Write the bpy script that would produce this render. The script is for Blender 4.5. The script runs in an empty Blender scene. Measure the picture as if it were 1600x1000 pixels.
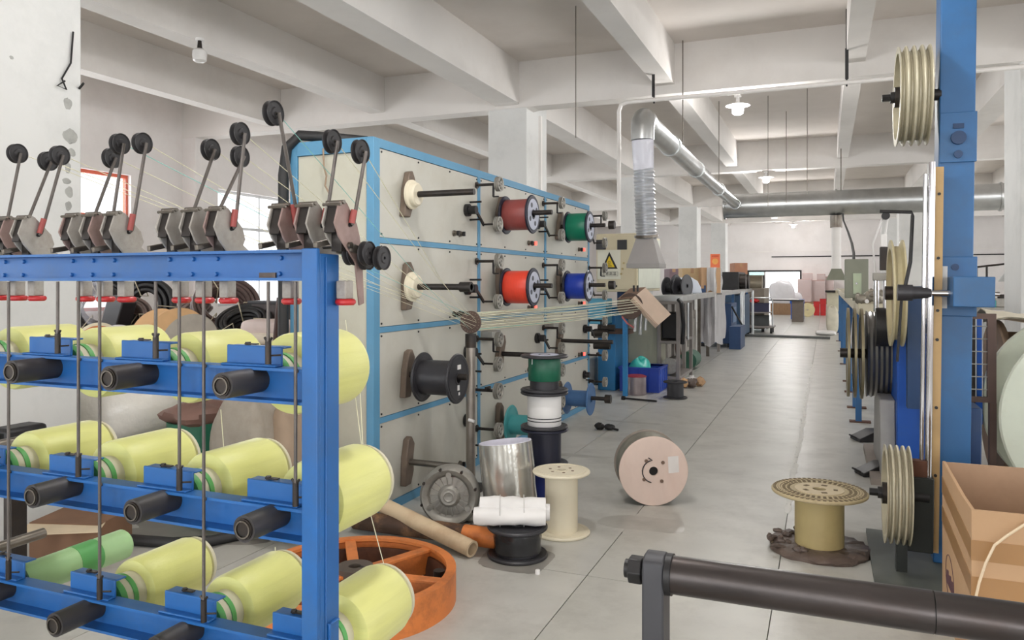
import bpy, math, random
from mathutils import Vector, Matrix
random.seed(7)
SC = bpy.context.scene
COL = SC.collection
pi = math.pi
V = Vector

# ---------------------------------------------------------------- camera, sky, lights, exposure
YAW = math.radians(22.25); SN, CS = math.sin(YAW), math.cos(YAW)
F, H, HORIZON = 1200.0, 1.5, 440.0
cam_data = bpy.data.cameras.new('camera'); cam = bpy.data.objects.new('camera', cam_data); COL.objects.link(cam)
cam.location = (0, 0, H); cam.rotation_euler = (pi/2, 0, YAW)
cam_data.sensor_fit = 'HORIZONTAL'; cam_data.sensor_width = 36; cam_data.lens = 36*F/1600
cam_data.shift_y = -(500-HORIZON)/1600; cam_data.clip_start = 0.05; cam_data.clip_end = 200
SC.camera = cam
W = bpy.data.worlds.new('sky'); SC.world = W; W.use_nodes = True
W.node_tree.nodes['Background'].inputs[0].default_value = (0.93, 0.96, 1.0, 1)
W.node_tree.nodes['Background'].inputs[1].default_value = 1.6
SC.view_settings.view_transform = 'Standard'; SC.view_settings.look = 'None'
SC.view_settings.exposure = 0.42; SC.view_settings.gamma = 1.0
try: SC.view_settings.use_curve_mapping = False
except Exception: pass
SC.cycles.use_denoising = True
SC.cycles.max_bounces = 8; SC.cycles.diffuse_bounces = 5
SC.cycles.sample_clamp_indirect = 6.0
SC.cycles.caustics_reflective = False; SC.cycles.caustics_refractive = False

def area(name, loc, rot, sx, sy, power, col=(1, 1, 1)):
    l = bpy.data.lights.new(name, 'AREA'); l.shape = 'RECTANGLE'; l.size = sx; l.size_y = sy; l.energy = power; l.color = col
    o = bpy.data.objects.new(name, l); COL.objects.link(o); o.location = loc; o.rotation_euler = rot
    return o
# room: left windows and doorway give daylight; unseen right and back ones added for light
XL, XR, YB, YF, ZC = -11.4, 10.0, -7.0, 40.0, 4.95
LEFT_WIN = [(-5.0, -2.6), (-1.9, 0.5), (4.4, 6.9), (7.4, 10.04), (12.1, 14.8), (15.5, 18.6), (20.9, 23.6), (24.3, 27.4), (29.6, 32.4), (33.2, 36.2)]
RIGHT_FILL_WIN = [(-5.0, -2.6), (-1.9, 0.8), (4.0, 6.9), (7.6, 10.4), (12.1, 14.8), (15.5, 18.6), (20.9, 23.6), (24.3, 27.4), (29.6, 32.4), (33.2, 36.2)]
BACK_FILL_WIN = [(-9.5, -6.5), (-4.0, -1.0), (0.5, 3.5), (5.5, 8.5)]
ZW0, ZW1 = 1.0, 3.38
WP = 13.0            # watts per square metre of window
DAY = (0.965, 0.985, 1.0)
for a, b in LEFT_WIN:
    area('daylight', (XL-0.32, (a+b)/2, (ZW0+ZW1)/2), (0, -pi/2, 0), ZW1-ZW0, b-a, WP*(b-a)*(ZW1-ZW0), DAY)
for a, b in RIGHT_FILL_WIN:
    area('daylight', (XR+0.32, (a+b)/2, (ZW0+ZW1)/2), (0, pi/2, 0), ZW1-ZW0, b-a, WP*(b-a)*(ZW1-ZW0), DAY)
for a, b in BACK_FILL_WIN:
    area('daylight', ((a+b)/2, YB-0.32, (ZW0+ZW1)/2), (pi/2, 0, 0), b-a, ZW1-ZW0, WP*1.6*(b-a)*(ZW1-ZW0), DAY)
LAMP_W = 95.0

# ---------------------------------------------------------------- picture ray -> point in the hall
def ray(u, v):
    x = (u-800)/F
    return V((-SN+CS*x, CS+SN*x, (HORIZON-v)/F))
O = V((0, 0, H))
def onT(u, v, t): return O+ray(u, v)*t
def onX(u, v, X): d = ray(u, v); return O+d*(X/d.x)
def onY(u, v, Y): d = ray(u, v); return O+d*(Y/d.y)
def onZ(u, v, Z=0.0): d = ray(u, v); return O+d*((Z-H)/d.z)

# ---------------------------------------------------------------- materials
def lin(c):
    return tuple((x/255/12.92 if x/255 <= 0.04045 else ((x/255+0.055)/1.055)**2.4) for x in c)
MATS = {}
def mat(name, rgb, rough=0.55, metal=0.0, var=0.10, scale=6.0, bump=0.0, bscale=40.0, dirt=None, dirt_amt=0.35, dirt_scale=3.0, coat=0.0, emit=None, estr=0, stretch=None, alpha=None, trans=0.0, spec=None, sheen=0.0):
    if name in MATS: return MATS[name]
    m = bpy.data.materials.new(name); m.use_nodes = True; nt = m.node_tree; N = nt.nodes; L = nt.links
    b = N['Principled BSDF']
    base = lin(rgb)
    tc = N.new('ShaderNodeTexCoord'); mp = N.new('ShaderNodeMapping'); L.new(tc.outputs['Object'], mp.inputs[0])
    if stretch: mp.inputs['Scale'].default_value = stretch
    no = N.new('ShaderNodeTexNoise'); no.inputs['Scale'].default_value = scale; no.inputs['Detail'].default_value = 5; L.new(mp.outputs[0], no.inputs['Vector'])
    cr = N.new('ShaderNodeValToRGB'); L.new(no.outputs['Fac'], cr.inputs[0])
    lo = tuple(x*(1-var) for x in base); hi = tuple(min(1, x*(1+var)) for x in base)
    cr.color_ramp.elements[0].position = 0.3; cr.color_ramp.elements[0].color = (*lo, 1)
    cr.color_ramp.elements[1].position = 0.7; cr.color_ramp.elements[1].color = (*hi, 1)
    out = cr.outputs[0]
    if dirt:
        n2 = N.new('ShaderNodeTexNoise'); n2.inputs['Scale'].default_value = dirt_scale; n2.inputs['Detail'].default_value = 8; n2.inputs['Roughness'].default_value = 0.7
        L.new(mp.outputs[0], n2.inputs['Vector'])
        r2 = N.new('ShaderNodeValToRGB'); L.new(n2.outputs['Fac'], r2.inputs[0])
        r2.color_ramp.elements[0].position = 0.48; r2.color_ramp.elements[0].color = (0, 0, 0, 1)
        r2.color_ramp.elements[1].position = 0.75; r2.color_ramp.elements[1].color = (dirt_amt, dirt_amt, dirt_amt, 1)
        mx = N.new('ShaderNodeMix'); mx.data_type = 'RGBA'
        L.new(r2.outputs[0], mx.inputs[0]); L.new(out, mx.inputs[6]); mx.inputs[7].default_value = (*lin(dirt), 1)
        out = mx.outputs[2]
    L.new(out, b.inputs['Base Color'])
    b.inputs['Roughness'].default_value = rough; b.inputs['Metallic'].default_value = metal
    if spec is not None: b.inputs['Specular IOR Level'].default_value = spec
    if coat: b.inputs['Coat Weight'].default_value = coat; b.inputs['Coat Roughness'].default_value = 0.15
    if sheen: b.inputs['Sheen Weight'].default_value = sheen
    if trans: b.inputs['Transmission Weight'].default_value = trans
    if alpha is not None: b.inputs['Alpha'].default_value = alpha
    if bump:
        n3 = N.new('ShaderNodeTexNoise'); n3.inputs['Scale'].default_value = bscale; n3.inputs['Detail'].default_value = 4; L.new(mp.outputs[0], n3.inputs['Vector'])
        bp = N.new('ShaderNodeBump'); bp.inputs['Strength'].default_value = bump; bp.inputs['Distance'].default_value = 0.01
        L.new(n3.outputs['Fac'], bp.inputs['Height']); L.new(bp.outputs[0], b.inputs['Normal'])
    if emit:
        b.inputs['Emission Color'].default_value = (*lin(emit), 1); b.inputs['Emission Strength'].default_value = estr
    MATS[name] = m
    return m
def film(name, rgb, clear=0.5, rough=0.15):
    if name in MATS: return MATS[name]
    m = bpy.data.materials.new(name); m.use_nodes = True; nt = m.node_tree; N = nt.nodes; L = nt.links
    b = N['Principled BSDF']; b.inputs['Base Color'].default_value = (*lin(rgb), 1); b.inputs['Roughness'].default_value = rough
    tr = N.new('ShaderNodeBsdfTransparent'); mx = N.new('ShaderNodeMixShader')
    no = N.new('ShaderNodeTexNoise'); no.inputs['Scale'].default_value = 9; no.inputs['Detail'].default_value = 4
    tc = N.new('ShaderNodeTexCoord'); L.new(tc.outputs['Object'], no.inputs['Vector'])
    bp = N.new('ShaderNodeBump'); bp.inputs['Strength'].default_value = 0.5; bp.inputs['Distance'].default_value = 0.03; L.new(no.outputs['Fac'], bp.inputs['Height']); L.new(bp.outputs[0], b.inputs['Normal'])
    mx.inputs[0].default_value = clear
    L.new(b.outputs[0], mx.inputs[1]); L.new(tr.outputs[0], mx.inputs[2]); L.new(mx.outputs[0], N['Material Output'].inputs[0])
    MATS[name] = m
    return m

PLASTER = mat('plaster', (234, 230, 228), 0.85, var=0.04, scale=1.2, bump=0.12, bscale=14, dirt=(206, 199, 194), dirt_amt=0.35, dirt_scale=0.9)
CEIL = mat('ceiling_paint', (224, 220, 216), 0.9, var=0.05, scale=0.8, bump=0.1, bscale=10, dirt=(194, 187, 180), dirt_amt=0.4, dirt_scale=0.7)
CEILSLAB = mat('ceiling_slab_paint', (222, 215, 209), 0.9, var=0.05, scale=0.8, bump=0.1, bscale=10, dirt=(196, 187, 179), dirt_amt=0.4, dirt_scale=0.6)
COLUMN = mat('column_paint', (218, 218, 216), 0.8, var=0.03, scale=1.5, bump=0.12, bscale=12, dirt=(172, 174, 172), dirt_amt=0.35, dirt_scale=1.6)
JOINT = mat('floor_joint', (140, 137, 130), 0.9)
SLAB = [mat('floor_slab_%d' % i, c, r, var=0.09, scale=2.6, bump=0.08, bscale=11, dirt=(142, 140, 133), dirt_amt=0.6, dirt_scale=2.3) for i, (c, r) in enumerate([((190, 189, 183), 0.34), ((185, 184, 177), 0.38), ((193, 192, 186), 0.31)])]
RACKBLUE = mat('creel_blue_paint', (36, 102, 172), 0.42, var=0.12, scale=5, dirt=(70, 92, 112), dirt_amt=0.45, dirt_scale=4, bump=0.05)
POSTBLUE = mat('post_blue_paint', (44, 98, 150), 0.45, var=0.12, scale=4, dirt=(60, 84, 104), dirt_amt=0.5, dirt_scale=3)
BODYBLUE = mat('machine_blue_paint', (22, 84, 178), 0.45, var=0.1, scale=3, dirt=(50, 80, 110), dirt_amt=0.4)
DARKBLUE = mat('dark_blue_paint', (30, 62, 104), 0.5, var=0.12, dirt=(60, 70, 80), dirt_amt=0.5)
FRAMEBLUE = mat('cabinet_blue_trim', (92, 150, 186), 0.5, var=0.08, scale=3, dirt=(96, 130, 150), dirt_amt=0.4)
LIGHTBLUE = mat('light_blue_paint', (96, 172, 204), 0.45, var=0.08, dirt=(90, 120, 130), dirt_amt=0.3)
PEDBLUE = mat('pedestal_blue_paint', (46, 128, 186), 0.45, var=0.1, dirt=(60, 90, 110), dirt_amt=0.35)
PANEL = mat('cabinet_panel_paint', (196, 194, 184), 0.45, var=0.04, scale=1.6, dirt=(172, 165, 148), dirt_amt=0.45, dirt_scale=1.7)
SIDEPANEL = mat('cabinet_side_paint', (196, 194, 178), 0.5, var=0.05, scale=1.6, dirt=(170, 160, 138), dirt_amt=0.35)
BEIGE = mat('beige_paint', (208, 197, 168), 0.5, var=0.05, scale=3, dirt=(180, 168, 138), dirt_amt=0.3)
PALEGREEN = mat('pale_green_paint', (206, 209, 194), 0.5, var=0.05)
STEEL = mat('worn_steel', (120, 114, 106), 0.38, 0.85, var=0.18, scale=10, dirt=(84, 66, 52), dirt_amt=0.5, dirt_scale=7)
DARKSTEEL = mat('dark_steel', (62, 58, 56), 0.42, 0.7, var=0.2, scale=12, dirt=(90, 72, 58), dirt_amt=0.4, dirt_scale=8)
BLACKIRON = mat('black_iron', (40, 39, 40), 0.45, 0.3, var=0.2, scale=14)
RODSTEEL = mat('rod_steel', (104, 98, 94), 0.45, 0.6, var=0.15, scale=20)
CHROME = mat('chrome', (196, 194, 196), 0.12, 1.0, var=0.04)
ALU = mat('galvanised_sheet', (192, 194, 194), 0.32, 0.9, var=0.1, scale=5, bump=0.05, bscale=8)
FOIL = mat('foil_hose', (206, 208, 212), 0.33, 0.55, var=0.06, scale=8)
CASTALU = mat('cast_aluminium', (168, 165, 158), 0.5, 0.6, var=0.12, scale=8, dirt=(108, 100, 90), dirt_amt=0.5, dirt_scale=7, bump=0.15)
GREYPLATE = mat('grey_cast_plate', (172, 167, 160), 0.55, 0.2, var=0.12, scale=12, dirt=(112, 92, 78), dirt_amt=0.55, dirt_scale=9, bump=0.1)
REDPLATE = mat('reddish_cast_plate', (160, 136, 130), 0.55, 0.2, var=0.12, scale=12, dirt=(96, 74, 66), dirt_amt=0.5, dirt_scale=9, bump=0.1)
BLACKPLASTIC = mat('black_plastic', (46, 45, 49), 0.42, var=0.12)
PULLEYBLACK = mat('pulley_black', (46, 44, 46), 0.5, var=0.12)
RUBBER = mat('black_rubber', (36, 36, 37), 0.55, var=0.15)
REDPLASTIC = mat('red_plastic', (196, 40, 42), 0.4, var=0.1)
REDSLEEVE = mat('red_sleeve', (170, 84, 80), 0.55, var=0.1)
WHITE = mat('white_plastic', (228, 226, 224), 0.45, var=0.03)
YARN = mat('yellow_yarn', (226, 226, 142), 0.42, var=0.05, scale=4, bump=0.12, bscale=60, stretch=(1, 1, 14), dirt=(214, 212, 112), dirt_amt=0.5, dirt_scale=1.4, sheen=0.2)
PAPER = mat('paper_tube', (214, 208, 186), 0.7, var=0.05)
GREENTUBE = mat('green_tube', (92, 168, 96), 0.5, var=0.1)
PALEGREENTUBE = mat('pale_green_tube', (168, 206, 152), 0.5, var=0.08)
THREAD = mat('pale_thread', (236, 233, 206), 0.6, var=0.02)
AQUATHREAD = mat('aqua_thread', (150, 214, 206), 0.6, var=0.02)
ORANGE = mat('orange_paint', (212, 124, 62), 0.5, var=0.1, scale=6, dirt=(112, 62, 36), dirt_amt=0.75, dirt_scale=5)
RUST = mat('rusty_iron', (96, 62, 46), 0.7, 0.2, var=0.25, scale=10, bump=0.2, dirt=(40, 32, 28), dirt_amt=0.7, dirt_scale=8)
CARD = mat('cardboard', (194, 158, 122), 0.8, var=0.05, scale=3, dirt=(168, 134, 98), dirt_amt=0.3)
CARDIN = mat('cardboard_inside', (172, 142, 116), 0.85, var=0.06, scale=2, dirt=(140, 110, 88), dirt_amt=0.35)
TAPE = mat('brown_tape', (168, 128, 86), 0.3, var=0.05)
WOOD = mat('plywood', (218, 196, 184), 0.6, var=0.05, scale=4, stretch=(1, 6, 1), dirt=(206, 172, 154), dirt_amt=0.35)
TANWOOD = mat('tan_board', (224, 180, 130), 0.65, var=0.06)
IVORY = mat('ivory_plastic', (222, 213, 190), 0.5, var=0.03)
OLDIVORY = mat('yellowed_plastic', (190, 172, 122), 0.5, var=0.08, scale=5, dirt=(150, 128, 84), dirt_amt=0.4)
DIRTYIVORY = mat('soiled_plastic', (188, 172, 136), 0.6, var=0.1, dirt=(120, 104, 80), dirt_amt=0.5, dirt_scale=6)
MUD = mat('sludge_brown', (94, 80, 72), 0.5, var=0.25, scale=14, bump=0.5, bscale=30)
NAVY = mat('navy_plastic', (30, 32, 50), 0.4, var=0.1)
SHEAVE = mat('sheave_cream', (188, 181, 158), 0.42, 0.15, var=0.1, scale=6, dirt=(122, 112, 88), dirt_amt=0.5, dirt_scale=5)
TEAL = mat('teal_plastic', (74, 158, 160), 0.5, var=0.1, dirt=(60, 110, 118), dirt_amt=0.4)
REELBLUE = mat('reel_blue_plastic', (72, 112, 160), 0.5, var=0.12, dirt=(40, 62, 92), dirt_amt=0.5)
GREYGREEN = mat('grey_green_paint', (134, 136, 120), 0.5, var=0.06)
LAMPOFF = mat('lamp_diffuser', (226, 224, 222), 0.4, var=0.02)
LAMPON = mat('lamp_lit', (255, 252, 244), 0.4, var=0, emit=(255, 253, 246), estr=22)
CONDUIT = mat('white_conduit', (232, 228, 224), 0.5, var=0.03)
WINFRAME = mat('window_frame_paint', (206, 206, 206), 0.5, var=0.03)
WINRED = mat('window_frame_red', (206, 96, 66), 0.5, var=0.06)
DUCTDARK = mat('hole_dark', (30, 28, 27), 0.8)
GLASS = film('window_glass', (240, 244, 246), 0.88, 0.05)

# ---------------------------------------------------------------- mesh builder
def basis(d):
    d = V(d).normalized()
    a = V((0, 0, 1)) if abs(d.z) < 0.9 else V((1, 0, 0))
    x = a.cross(d).normalized(); y = d.cross(x)
    return x, y, d
class MB:
    def __init__(s): s.v = []; s.f = []
    def add(s, vs, fs):
        n = len(s.v); s.v += [tuple(p) for p in vs]; s.f += [tuple(i+n for i in f) for f in fs]; return s
    def box(s, c, d, rot=None):
        c = V(c); x, y, z = d[0]/2, d[1]/2, d[2]/2
        ps = [V((a*x, b*y, e*z)) for e in (-1, 1) for a, b in ((-1, -1), (1, -1), (1, 1), (-1, 1))]
        if rot is not None: ps = [rot @ p for p in ps]
        return s.add([c+p for p in ps], [(3, 2, 1, 0), (4, 5, 6, 7), (0, 1, 5, 4), (1, 2, 6, 5), (2, 3, 7, 6), (3, 0, 4, 7)])
    def bb(s, a, b):
        return s.box([(p+q)/2 for p, q in zip(a, b)], [abs(q-p) for p, q in zip(a, b)])
    def cyl(s, p, q, r, r2=None, n=16):
        p, q = V(p), V(q); r2 = r if r2 is None else r2; x, y, d = basis(q-p)
        A = [(math.cos(2*pi*i/n), math.sin(2*pi*i/n)) for i in range(n)]
        vs = [p+(x*a+y*b)*r for a, b in A]+[q+(x*a+y*b)*r2 for a, b in A]
        fs = [(i, (i+1) % n, n+(i+1) % n, n+i) for i in range(n)]+[tuple(range(n-1, -1, -1)), tuple(range(n, 2*n))]
        return s.add(vs, fs)
    def lathe(s, prof, o=(0, 0, 0), ax=(0, 0, 1), n=28, closed=True):
        o = V(o); x, y, d = basis(ax); m = len(prof); vs = []; fs = []
        for i in range(n):
            a = 2*pi*i/n; e = x*math.cos(a)+y*math.sin(a)
            vs += [o+e*r+d*h for r, h in prof]
        for i in range(n):
            j = (i+1) % n
            for k in range(m if closed else m-1):
                l = (k+1) % m
                fs.append((i*m+k, j*m+k, j*m+l, i*m+l))
        return s.add(vs, fs)
    def ring(s, o, ax, r0, r1, h, n=28):
        return s.lathe([(r0, -h/2), (r1, -h/2), (r1, h/2), (r0, h/2)], o, ax, n)
    def tube(s, pts, r, n=8, closed=False):
        pts = [V(p) for p in pts]; m = len(pts); vs = []; fs = []
        px = None
        for i, p in enumerate(pts):
            if closed: t = pts[(i+1) % m]-pts[i-1]
            else: t = pts[min(i+1, m-1)]-pts[max(i-1, 0)]
            t.normalize()
            if px is None: x, y, _ = basis(t)
            else:
                x = px-t*px.dot(t)
                if x.length < 1e-5: x, y, _ = basis(t)
                x.normalize(); y = t.cross(x)
            px = x
            rr = r[i] if isinstance(r, (list, tuple)) else r
            vs += [p+(x*math.cos(2*pi*k/n)+y*math.sin(2*pi*k/n))*rr for k in range(n)]
        for i in range(m if closed else m-1):
            j = (i+1) % m
            fs += [(i*n+k, i*n+(k+1) % n, j*n+(k+1) % n, j*n+k) for k in range(n)]
        if not closed: fs += [tuple(range(n-1, -1, -1)), tuple(range((m-1)*n, m*n))]
        return s.add(vs, fs)
    def torus(s, o, ax, R, r, n=32, k=8):
        x, y, d = basis(ax); o = V(o)
        return s.tube([o+(x*math.cos(2*pi*i/n)+y*math.sin(2*pi*i/n))*R for i in range(n)], r, k, True)
    def prism(s, poly, o, ex, ey, ez):
        o, ex, ey, ez = V(o), V(ex), V(ey), V(ez); n = len(poly)
        vs = [o+ex*a+ey*b for a, b in poly]+[o+ex*a+ey*b+ez for a, b in poly]
        fs = [tuple(range(n-1, -1, -1)), tuple(range(n, 2*n))]+[(i, (i+1) % n, n+(i+1) % n, n+i) for i in range(n)]
        return s.add(vs, fs)
    def frustum(s, c0, d0, c1, d1):
        vs = [V(c0)+V((a*d0[0]/2, b*d0[1]/2, 0)) for a, b in ((-1, -1), (1, -1), (1, 1), (-1, 1))]+[V(c1)+V((a*d1[0]/2, b*d1[1]/2, 0)) for a, b in ((-1, -1), (1, -1), (1, 1), (-1, 1))]
        return s.add(vs, [(3, 2, 1, 0), (4, 5, 6, 7), (0, 1, 5, 4), (1, 2, 6, 5), (2, 3, 7, 6), (3, 0, 4, 7)])
    def blob(s, c, d, seed=0, amp=0.12, nu=20, nv=12, sq=1.0):
        rnd = random.Random(seed); ph = [(rnd.uniform(0, 6), rnd.uniform(1.5, 5), rnd.uniform(0, 6), rnd.uniform(1, 4)) for _ in range(5)]
        c = V(c); vs = []; fs = []
        def pw(t): return math.copysign(abs(t)**sq, t)
        for j in range(nv+1):
            th = pi*j/nv
            for i in range(nu):
                a = 2*pi*i/nu
                k = 1+amp*sum(math.sin(p0+round(f0)*a)*math.sin(p1+f1*th) for p0, f0, p1, f1 in ph)/2.2
                vs.append(c+V((pw(math.sin(th))*pw(math.cos(a))*d[0]/2*k, pw(math.sin(th))*pw(math.sin(a))*d[1]/2*k, pw(math.cos(th))*d[2]/2*k)))
        for j in range(nv):
            for i in range(nu):
                fs.append((j*nu+i, (j+1)*nu+i, (j+1)*nu+(i+1) % nu, j*nu+(i+1) % nu))
        return s.add(vs, fs)
    def mesh(s, name, m, bevel=0, ang=38):
        me = bpy.data.meshes.new(name); me.from_pydata(s.v, [], s.f); me.update()
        if m is not None: me.materials.append(m)
        me.shade_smooth(); me.set_sharp_from_angle(angle=math.radians(ang))
        return me

# ---------------------------------------------------------------- scene graph helpers
def tag(o, label=None, cat=None, group=None, kind=None):
    if label: o['label'] = label
    if cat: o['category'] = cat
    if group: o['group'] = group
    if kind: o['kind'] = kind
    return o
def thing(name, label, cat, loc=(0, 0, 0), group=None, rot=None, kind=None):
    o = bpy.data.objects.new(name, None); COL.objects.link(o); o.location = loc; o.empty_display_size = 0.1
    if rot is not None: o.rotation_euler = rot
    return tag(o, label, cat, group, kind)
def link(name, me, parent=None, bevel=0):
    o = bpy.data.objects.new(name, me); COL.objects.link(o)
    if parent is not None: o.parent = parent
    if bevel:
        b = o.modifiers.new('bevel', 'BEVEL'); b.width = bevel; b.segments = 2; b.limit_method = 'ANGLE'; b.angle_limit = math.radians(40)
    return o
def wloc(o):
    p = V((0, 0, 0))
    while o is not None: p += o.location; o = o.parent
    return p
def part(name, mb, m, parent, bevel=0, label=None, ang=38):
    """mesh given in hall coordinates, hung under an unrotated parent"""
    o = link(name, mb.mesh(name, m, ang=ang), parent, bevel); o.location = -wloc(parent)
    if label: o['label'] = label
    return o
def lpart(name, mb, m, parent, bevel=0, label=None, loc=None, ang=38):
    """mesh (or ready mesh data) in the parent's own coordinates"""
    me = mb if isinstance(mb, bpy.types.Mesh) else mb.mesh(name, m, ang=ang)
    o = link(name, me, parent, bevel)
    if loc is not None: o.location = loc
    if label: o['label'] = label
    return o
def single(name, mb, m, label, cat, group=None, bevel=0, base=None, kind=None, ang=38):
    """a thing of one mesh, origin moved to its base"""
    xs = [p[0] for p in mb.v]; ys = [p[1] for p in mb.v]; zs = [p[2] for p in mb.v]
    b = V(base) if base is not None else V(((min(xs)+max(xs))/2, (min(ys)+max(ys))/2, min(zs)))
    mb.v = [tuple(V(p)-b) for p in mb.v]
    o = link(name, mb.mesh(name, m, ang=ang), None, bevel); o.location = b
    return tag(o, label, cat, group, kind)
def struct(name, mb, m, bevel=0, parent=None):
    o = link(name, mb.mesh(name, m), parent, bevel)
    if parent is None: o['kind'] = 'structure'
    return o
def text_mesh(s, size, depth, m):
    cu = bpy.data.curves.new('lettering', 'FONT'); cu.body = s; cu.size = size; cu.extrude = depth; cu.align_x = 'CENTER'; cu.align_y = 'CENTER'
    t = bpy.data.objects.new('lettering', cu); COL.objects.link(t)
    bpy.context.view_layer.update()
    dg = bpy.context.evaluated_depsgraph_get()
    me = bpy.data.meshes.new_from_object(t.evaluated_get(dg)); bpy.data.objects.remove(t)
    me.materials.clear(); me.materials.append(m)
    return me
# ---------------------------------------------------------------- the hall
floor = struct('floor', MB().bb((XL-0.25, YB-0.25, -0.3), (XR+0.25, YF+0.25, -0.012)), JOINT)
JX, JY = [], []
xs = [-2.03+0.9*k for k in range(-8, 9)]
ys = [3.77+4.5*k for k in range(-1, 9)]
xs = [-11.4]+xs+[10.0]; ys = [-7.0]+ys+[40.0]
SLABM = {}
k = 0
for i in range(len(xs)-1):
    for j in range(len(ys)-1):
        wx, wy = xs[i+1]-xs[i], ys[j+1]-ys[j]
        key = (round(wx, 3), round(wy, 3), (i*7+j*3) % 3)
        if key not in SLABM:
            g = 0.0025
            SLABM[key] = MB().bb((g, g, -0.03), (wx-g, wy-g, 0)).mesh('floor_slab', SLAB[key[2]])
        o = link('floor_slab', SLABM[key], floor); o.location = (xs[i], ys[j], 0)

STAIN = mat('floor_stain_shadow', (168, 166, 159), 0.32, var=0.08, scale=5, dirt=(184, 182, 176), dirt_amt=0.8, dirt_scale=6)
DARK_STAIN_SHADOW = mat('floor_stain_shadow_dark', (140, 137, 131), 0.4, var=0.12, scale=5)  # under the black reel this paints its dark shadow square; elsewhere a stain
for u, v, a_, b_, m_, sd in ((1005, 818, 0.5, 0.36, STAIN, 3), (806, 872, 0.46, 0.4, DARK_STAIN_SHADOW, 4), (990, 660, 0.7, 0.1, STAIN, 5), (905, 712, 0.5, 0.12, STAIN, 8), (620, 815, 0.9, 0.5, STAIN, 6), (300, 830, 1.2, 0.5, DARK_STAIN_SHADOW, 7)):
    p_ = onZ(u, v, 0); struct('floor_stain_shadow', MB().blob((p_.x, p_.y, -0.001), (a_, b_, 0.004), sd, 0.3, 34, 6, 0.7), m_, parent=floor)

chip = MB(); rnd_ = random.Random(11)
for i_ in range(46):
    y_ = 5.4+i_*0.21; chip.blob((-0.23+rnd_.uniform(-0.01, 0.01), y_, 0.001), (rnd_.uniform(0.03, 0.055), rnd_.uniform(0.2, 0.3), 0.004), i_, 0.3, 10, 4)
struct('chipped_line', chip, mat('chip_white', (216, 215, 209), 0.5, var=0.05), parent=floor)['kind'] = 'stuff'

def wall(name, p0, p1, thick, wins, z0=ZW0, z1=ZW1):
    """wall along an axis from p0 to p1 (inner face), outside at thick, with openings wins (a, b, lo, hi)"""
    mb = MB(); alongY = abs(p1[1]-p0[1]) > abs(p1[0]-p0[0])
    a0, a1 = (p0[1], p1[1]) if alongY else (p0[0], p1[0])
    c0 = p0[0] if alongY else p0[1]
    def seg(a, b, lo, hi):
        if b-a < 1e-4 or hi-lo < 1e-4: return
        if alongY: mb.bb((c0, a, lo), (c0+thick, b, hi))
        else: mb.bb((a, c0, lo), (b, c0+thick, hi))
    cur = a0
    for a, b, lo, hi in sorted(wins):
        seg(cur, a, 0, ZC); seg(a, b, 0, lo); seg(a, b, hi, ZC); cur = b
    seg(cur, a1, 0, ZC)
    return struct(name, mb, PLASTER)
WN = [0]
def window(c, a, b, lo, hi, alongY, out, m=WINFRAME, transom=None, n=2):
    """frame, glazing bars and separate panes in an opening whose inner face is at c"""
    WN[0] += 1
    r = bpy.data.objects.new('window_%d' % WN[0], None); COL.objects.link(r); r['kind'] = 'structure'
    r.location = (c, (a+b)/2, lo) if alongY else ((a+b)/2, c, lo)
    d0, d1 = c+out*0.08, c+out*0.14
    def bx(mb, u0, u1, z0, z1, e=0.0):
        if alongY: mb.bb((d0+e, u0, z0), (d1-e, u1, z1))
        else: mb.bb((u0, d0+e, z0), (u1, d1-e, z1))
        return mb
    f = MB(); t = 0.06
    bx(f, a, b, lo, lo+t); bx(f, a, b, hi-t, hi); bx(f, a, a+t, lo+t, hi-t); bx(f, b-t, b, lo+t, hi-t)
    part('window_frame', f, m, r)
    zt = transom if transom else hi-0.8
    part('transom', bx(MB(), a+t, b-t, zt-0.03, zt+0.03), m, r)
    us = [a+t+(b-a-2*t)*i/n for i in range(n+1)]
    for u in us[1:-1]:
        part('mullion', bx(MB(), u-0.025, u+0.025, lo+t, zt-0.03), m, r)
        part('mullion', bx(MB(), u-0.025, u+0.025, zt+0.03, hi-t), m, r)
    for i in range(n):
        part('pane', bx(MB(), us[i]+0.025*(i > 0), us[i+1]-0.025*(i < n-1), lo+t, zt-0.03, 0.026), GLASS, r)
        part('pane', bx(MB(), us[i]+0.025*(i > 0), us[i+1]-0.025*(i < n-1), zt+0.03, hi-t, 0.026), GLASS, r)
    s = MB()
    if alongY: s.bb((c-0.03*out, a-0.03, lo-0.05), (c+out*0.25, b+0.03, lo))
    else: s.bb((a-0.03, c-0.03*out, lo-0.05), (b+0.03, c+out*0.25, lo))
    part('window_sill', s, PLASTER, r)
wall('wall_left', (XL, YB), (XL, YF), -0.25, [(a, b, ZW0, ZW1) for a, b in LEFT_WIN])
wall('wall_right', (XR, YB), (XR, YF), 0.25, [(a, b, ZW0, ZW1) for a, b in RIGHT_FILL_WIN])
wall('wall_back', (XL, YB), (XR, YB), -0.25, [(a, b, ZW0, ZW1) for a, b in BACK_FILL_WIN])
DX0, DX1, DZ = -3.64, -1.11, 2.06
wall('wall_far', (XL, YF), (XR, YF), 0.25, [(DX0, DX1, 0.0, DZ)])
for i, (a, b) in enumerate(LEFT_WIN): window(XL, a, b, ZW0, ZW1, True, -1, WINRED if i == 3 else WINFRAME, transom=2.62)
for a, b in RIGHT_FILL_WIN: window(XR, a, b, ZW0, ZW1, True, 1)
for a, b in BACK_FILL_WIN: window(YB, a, b, ZW0, ZW1, False, -1)
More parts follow.
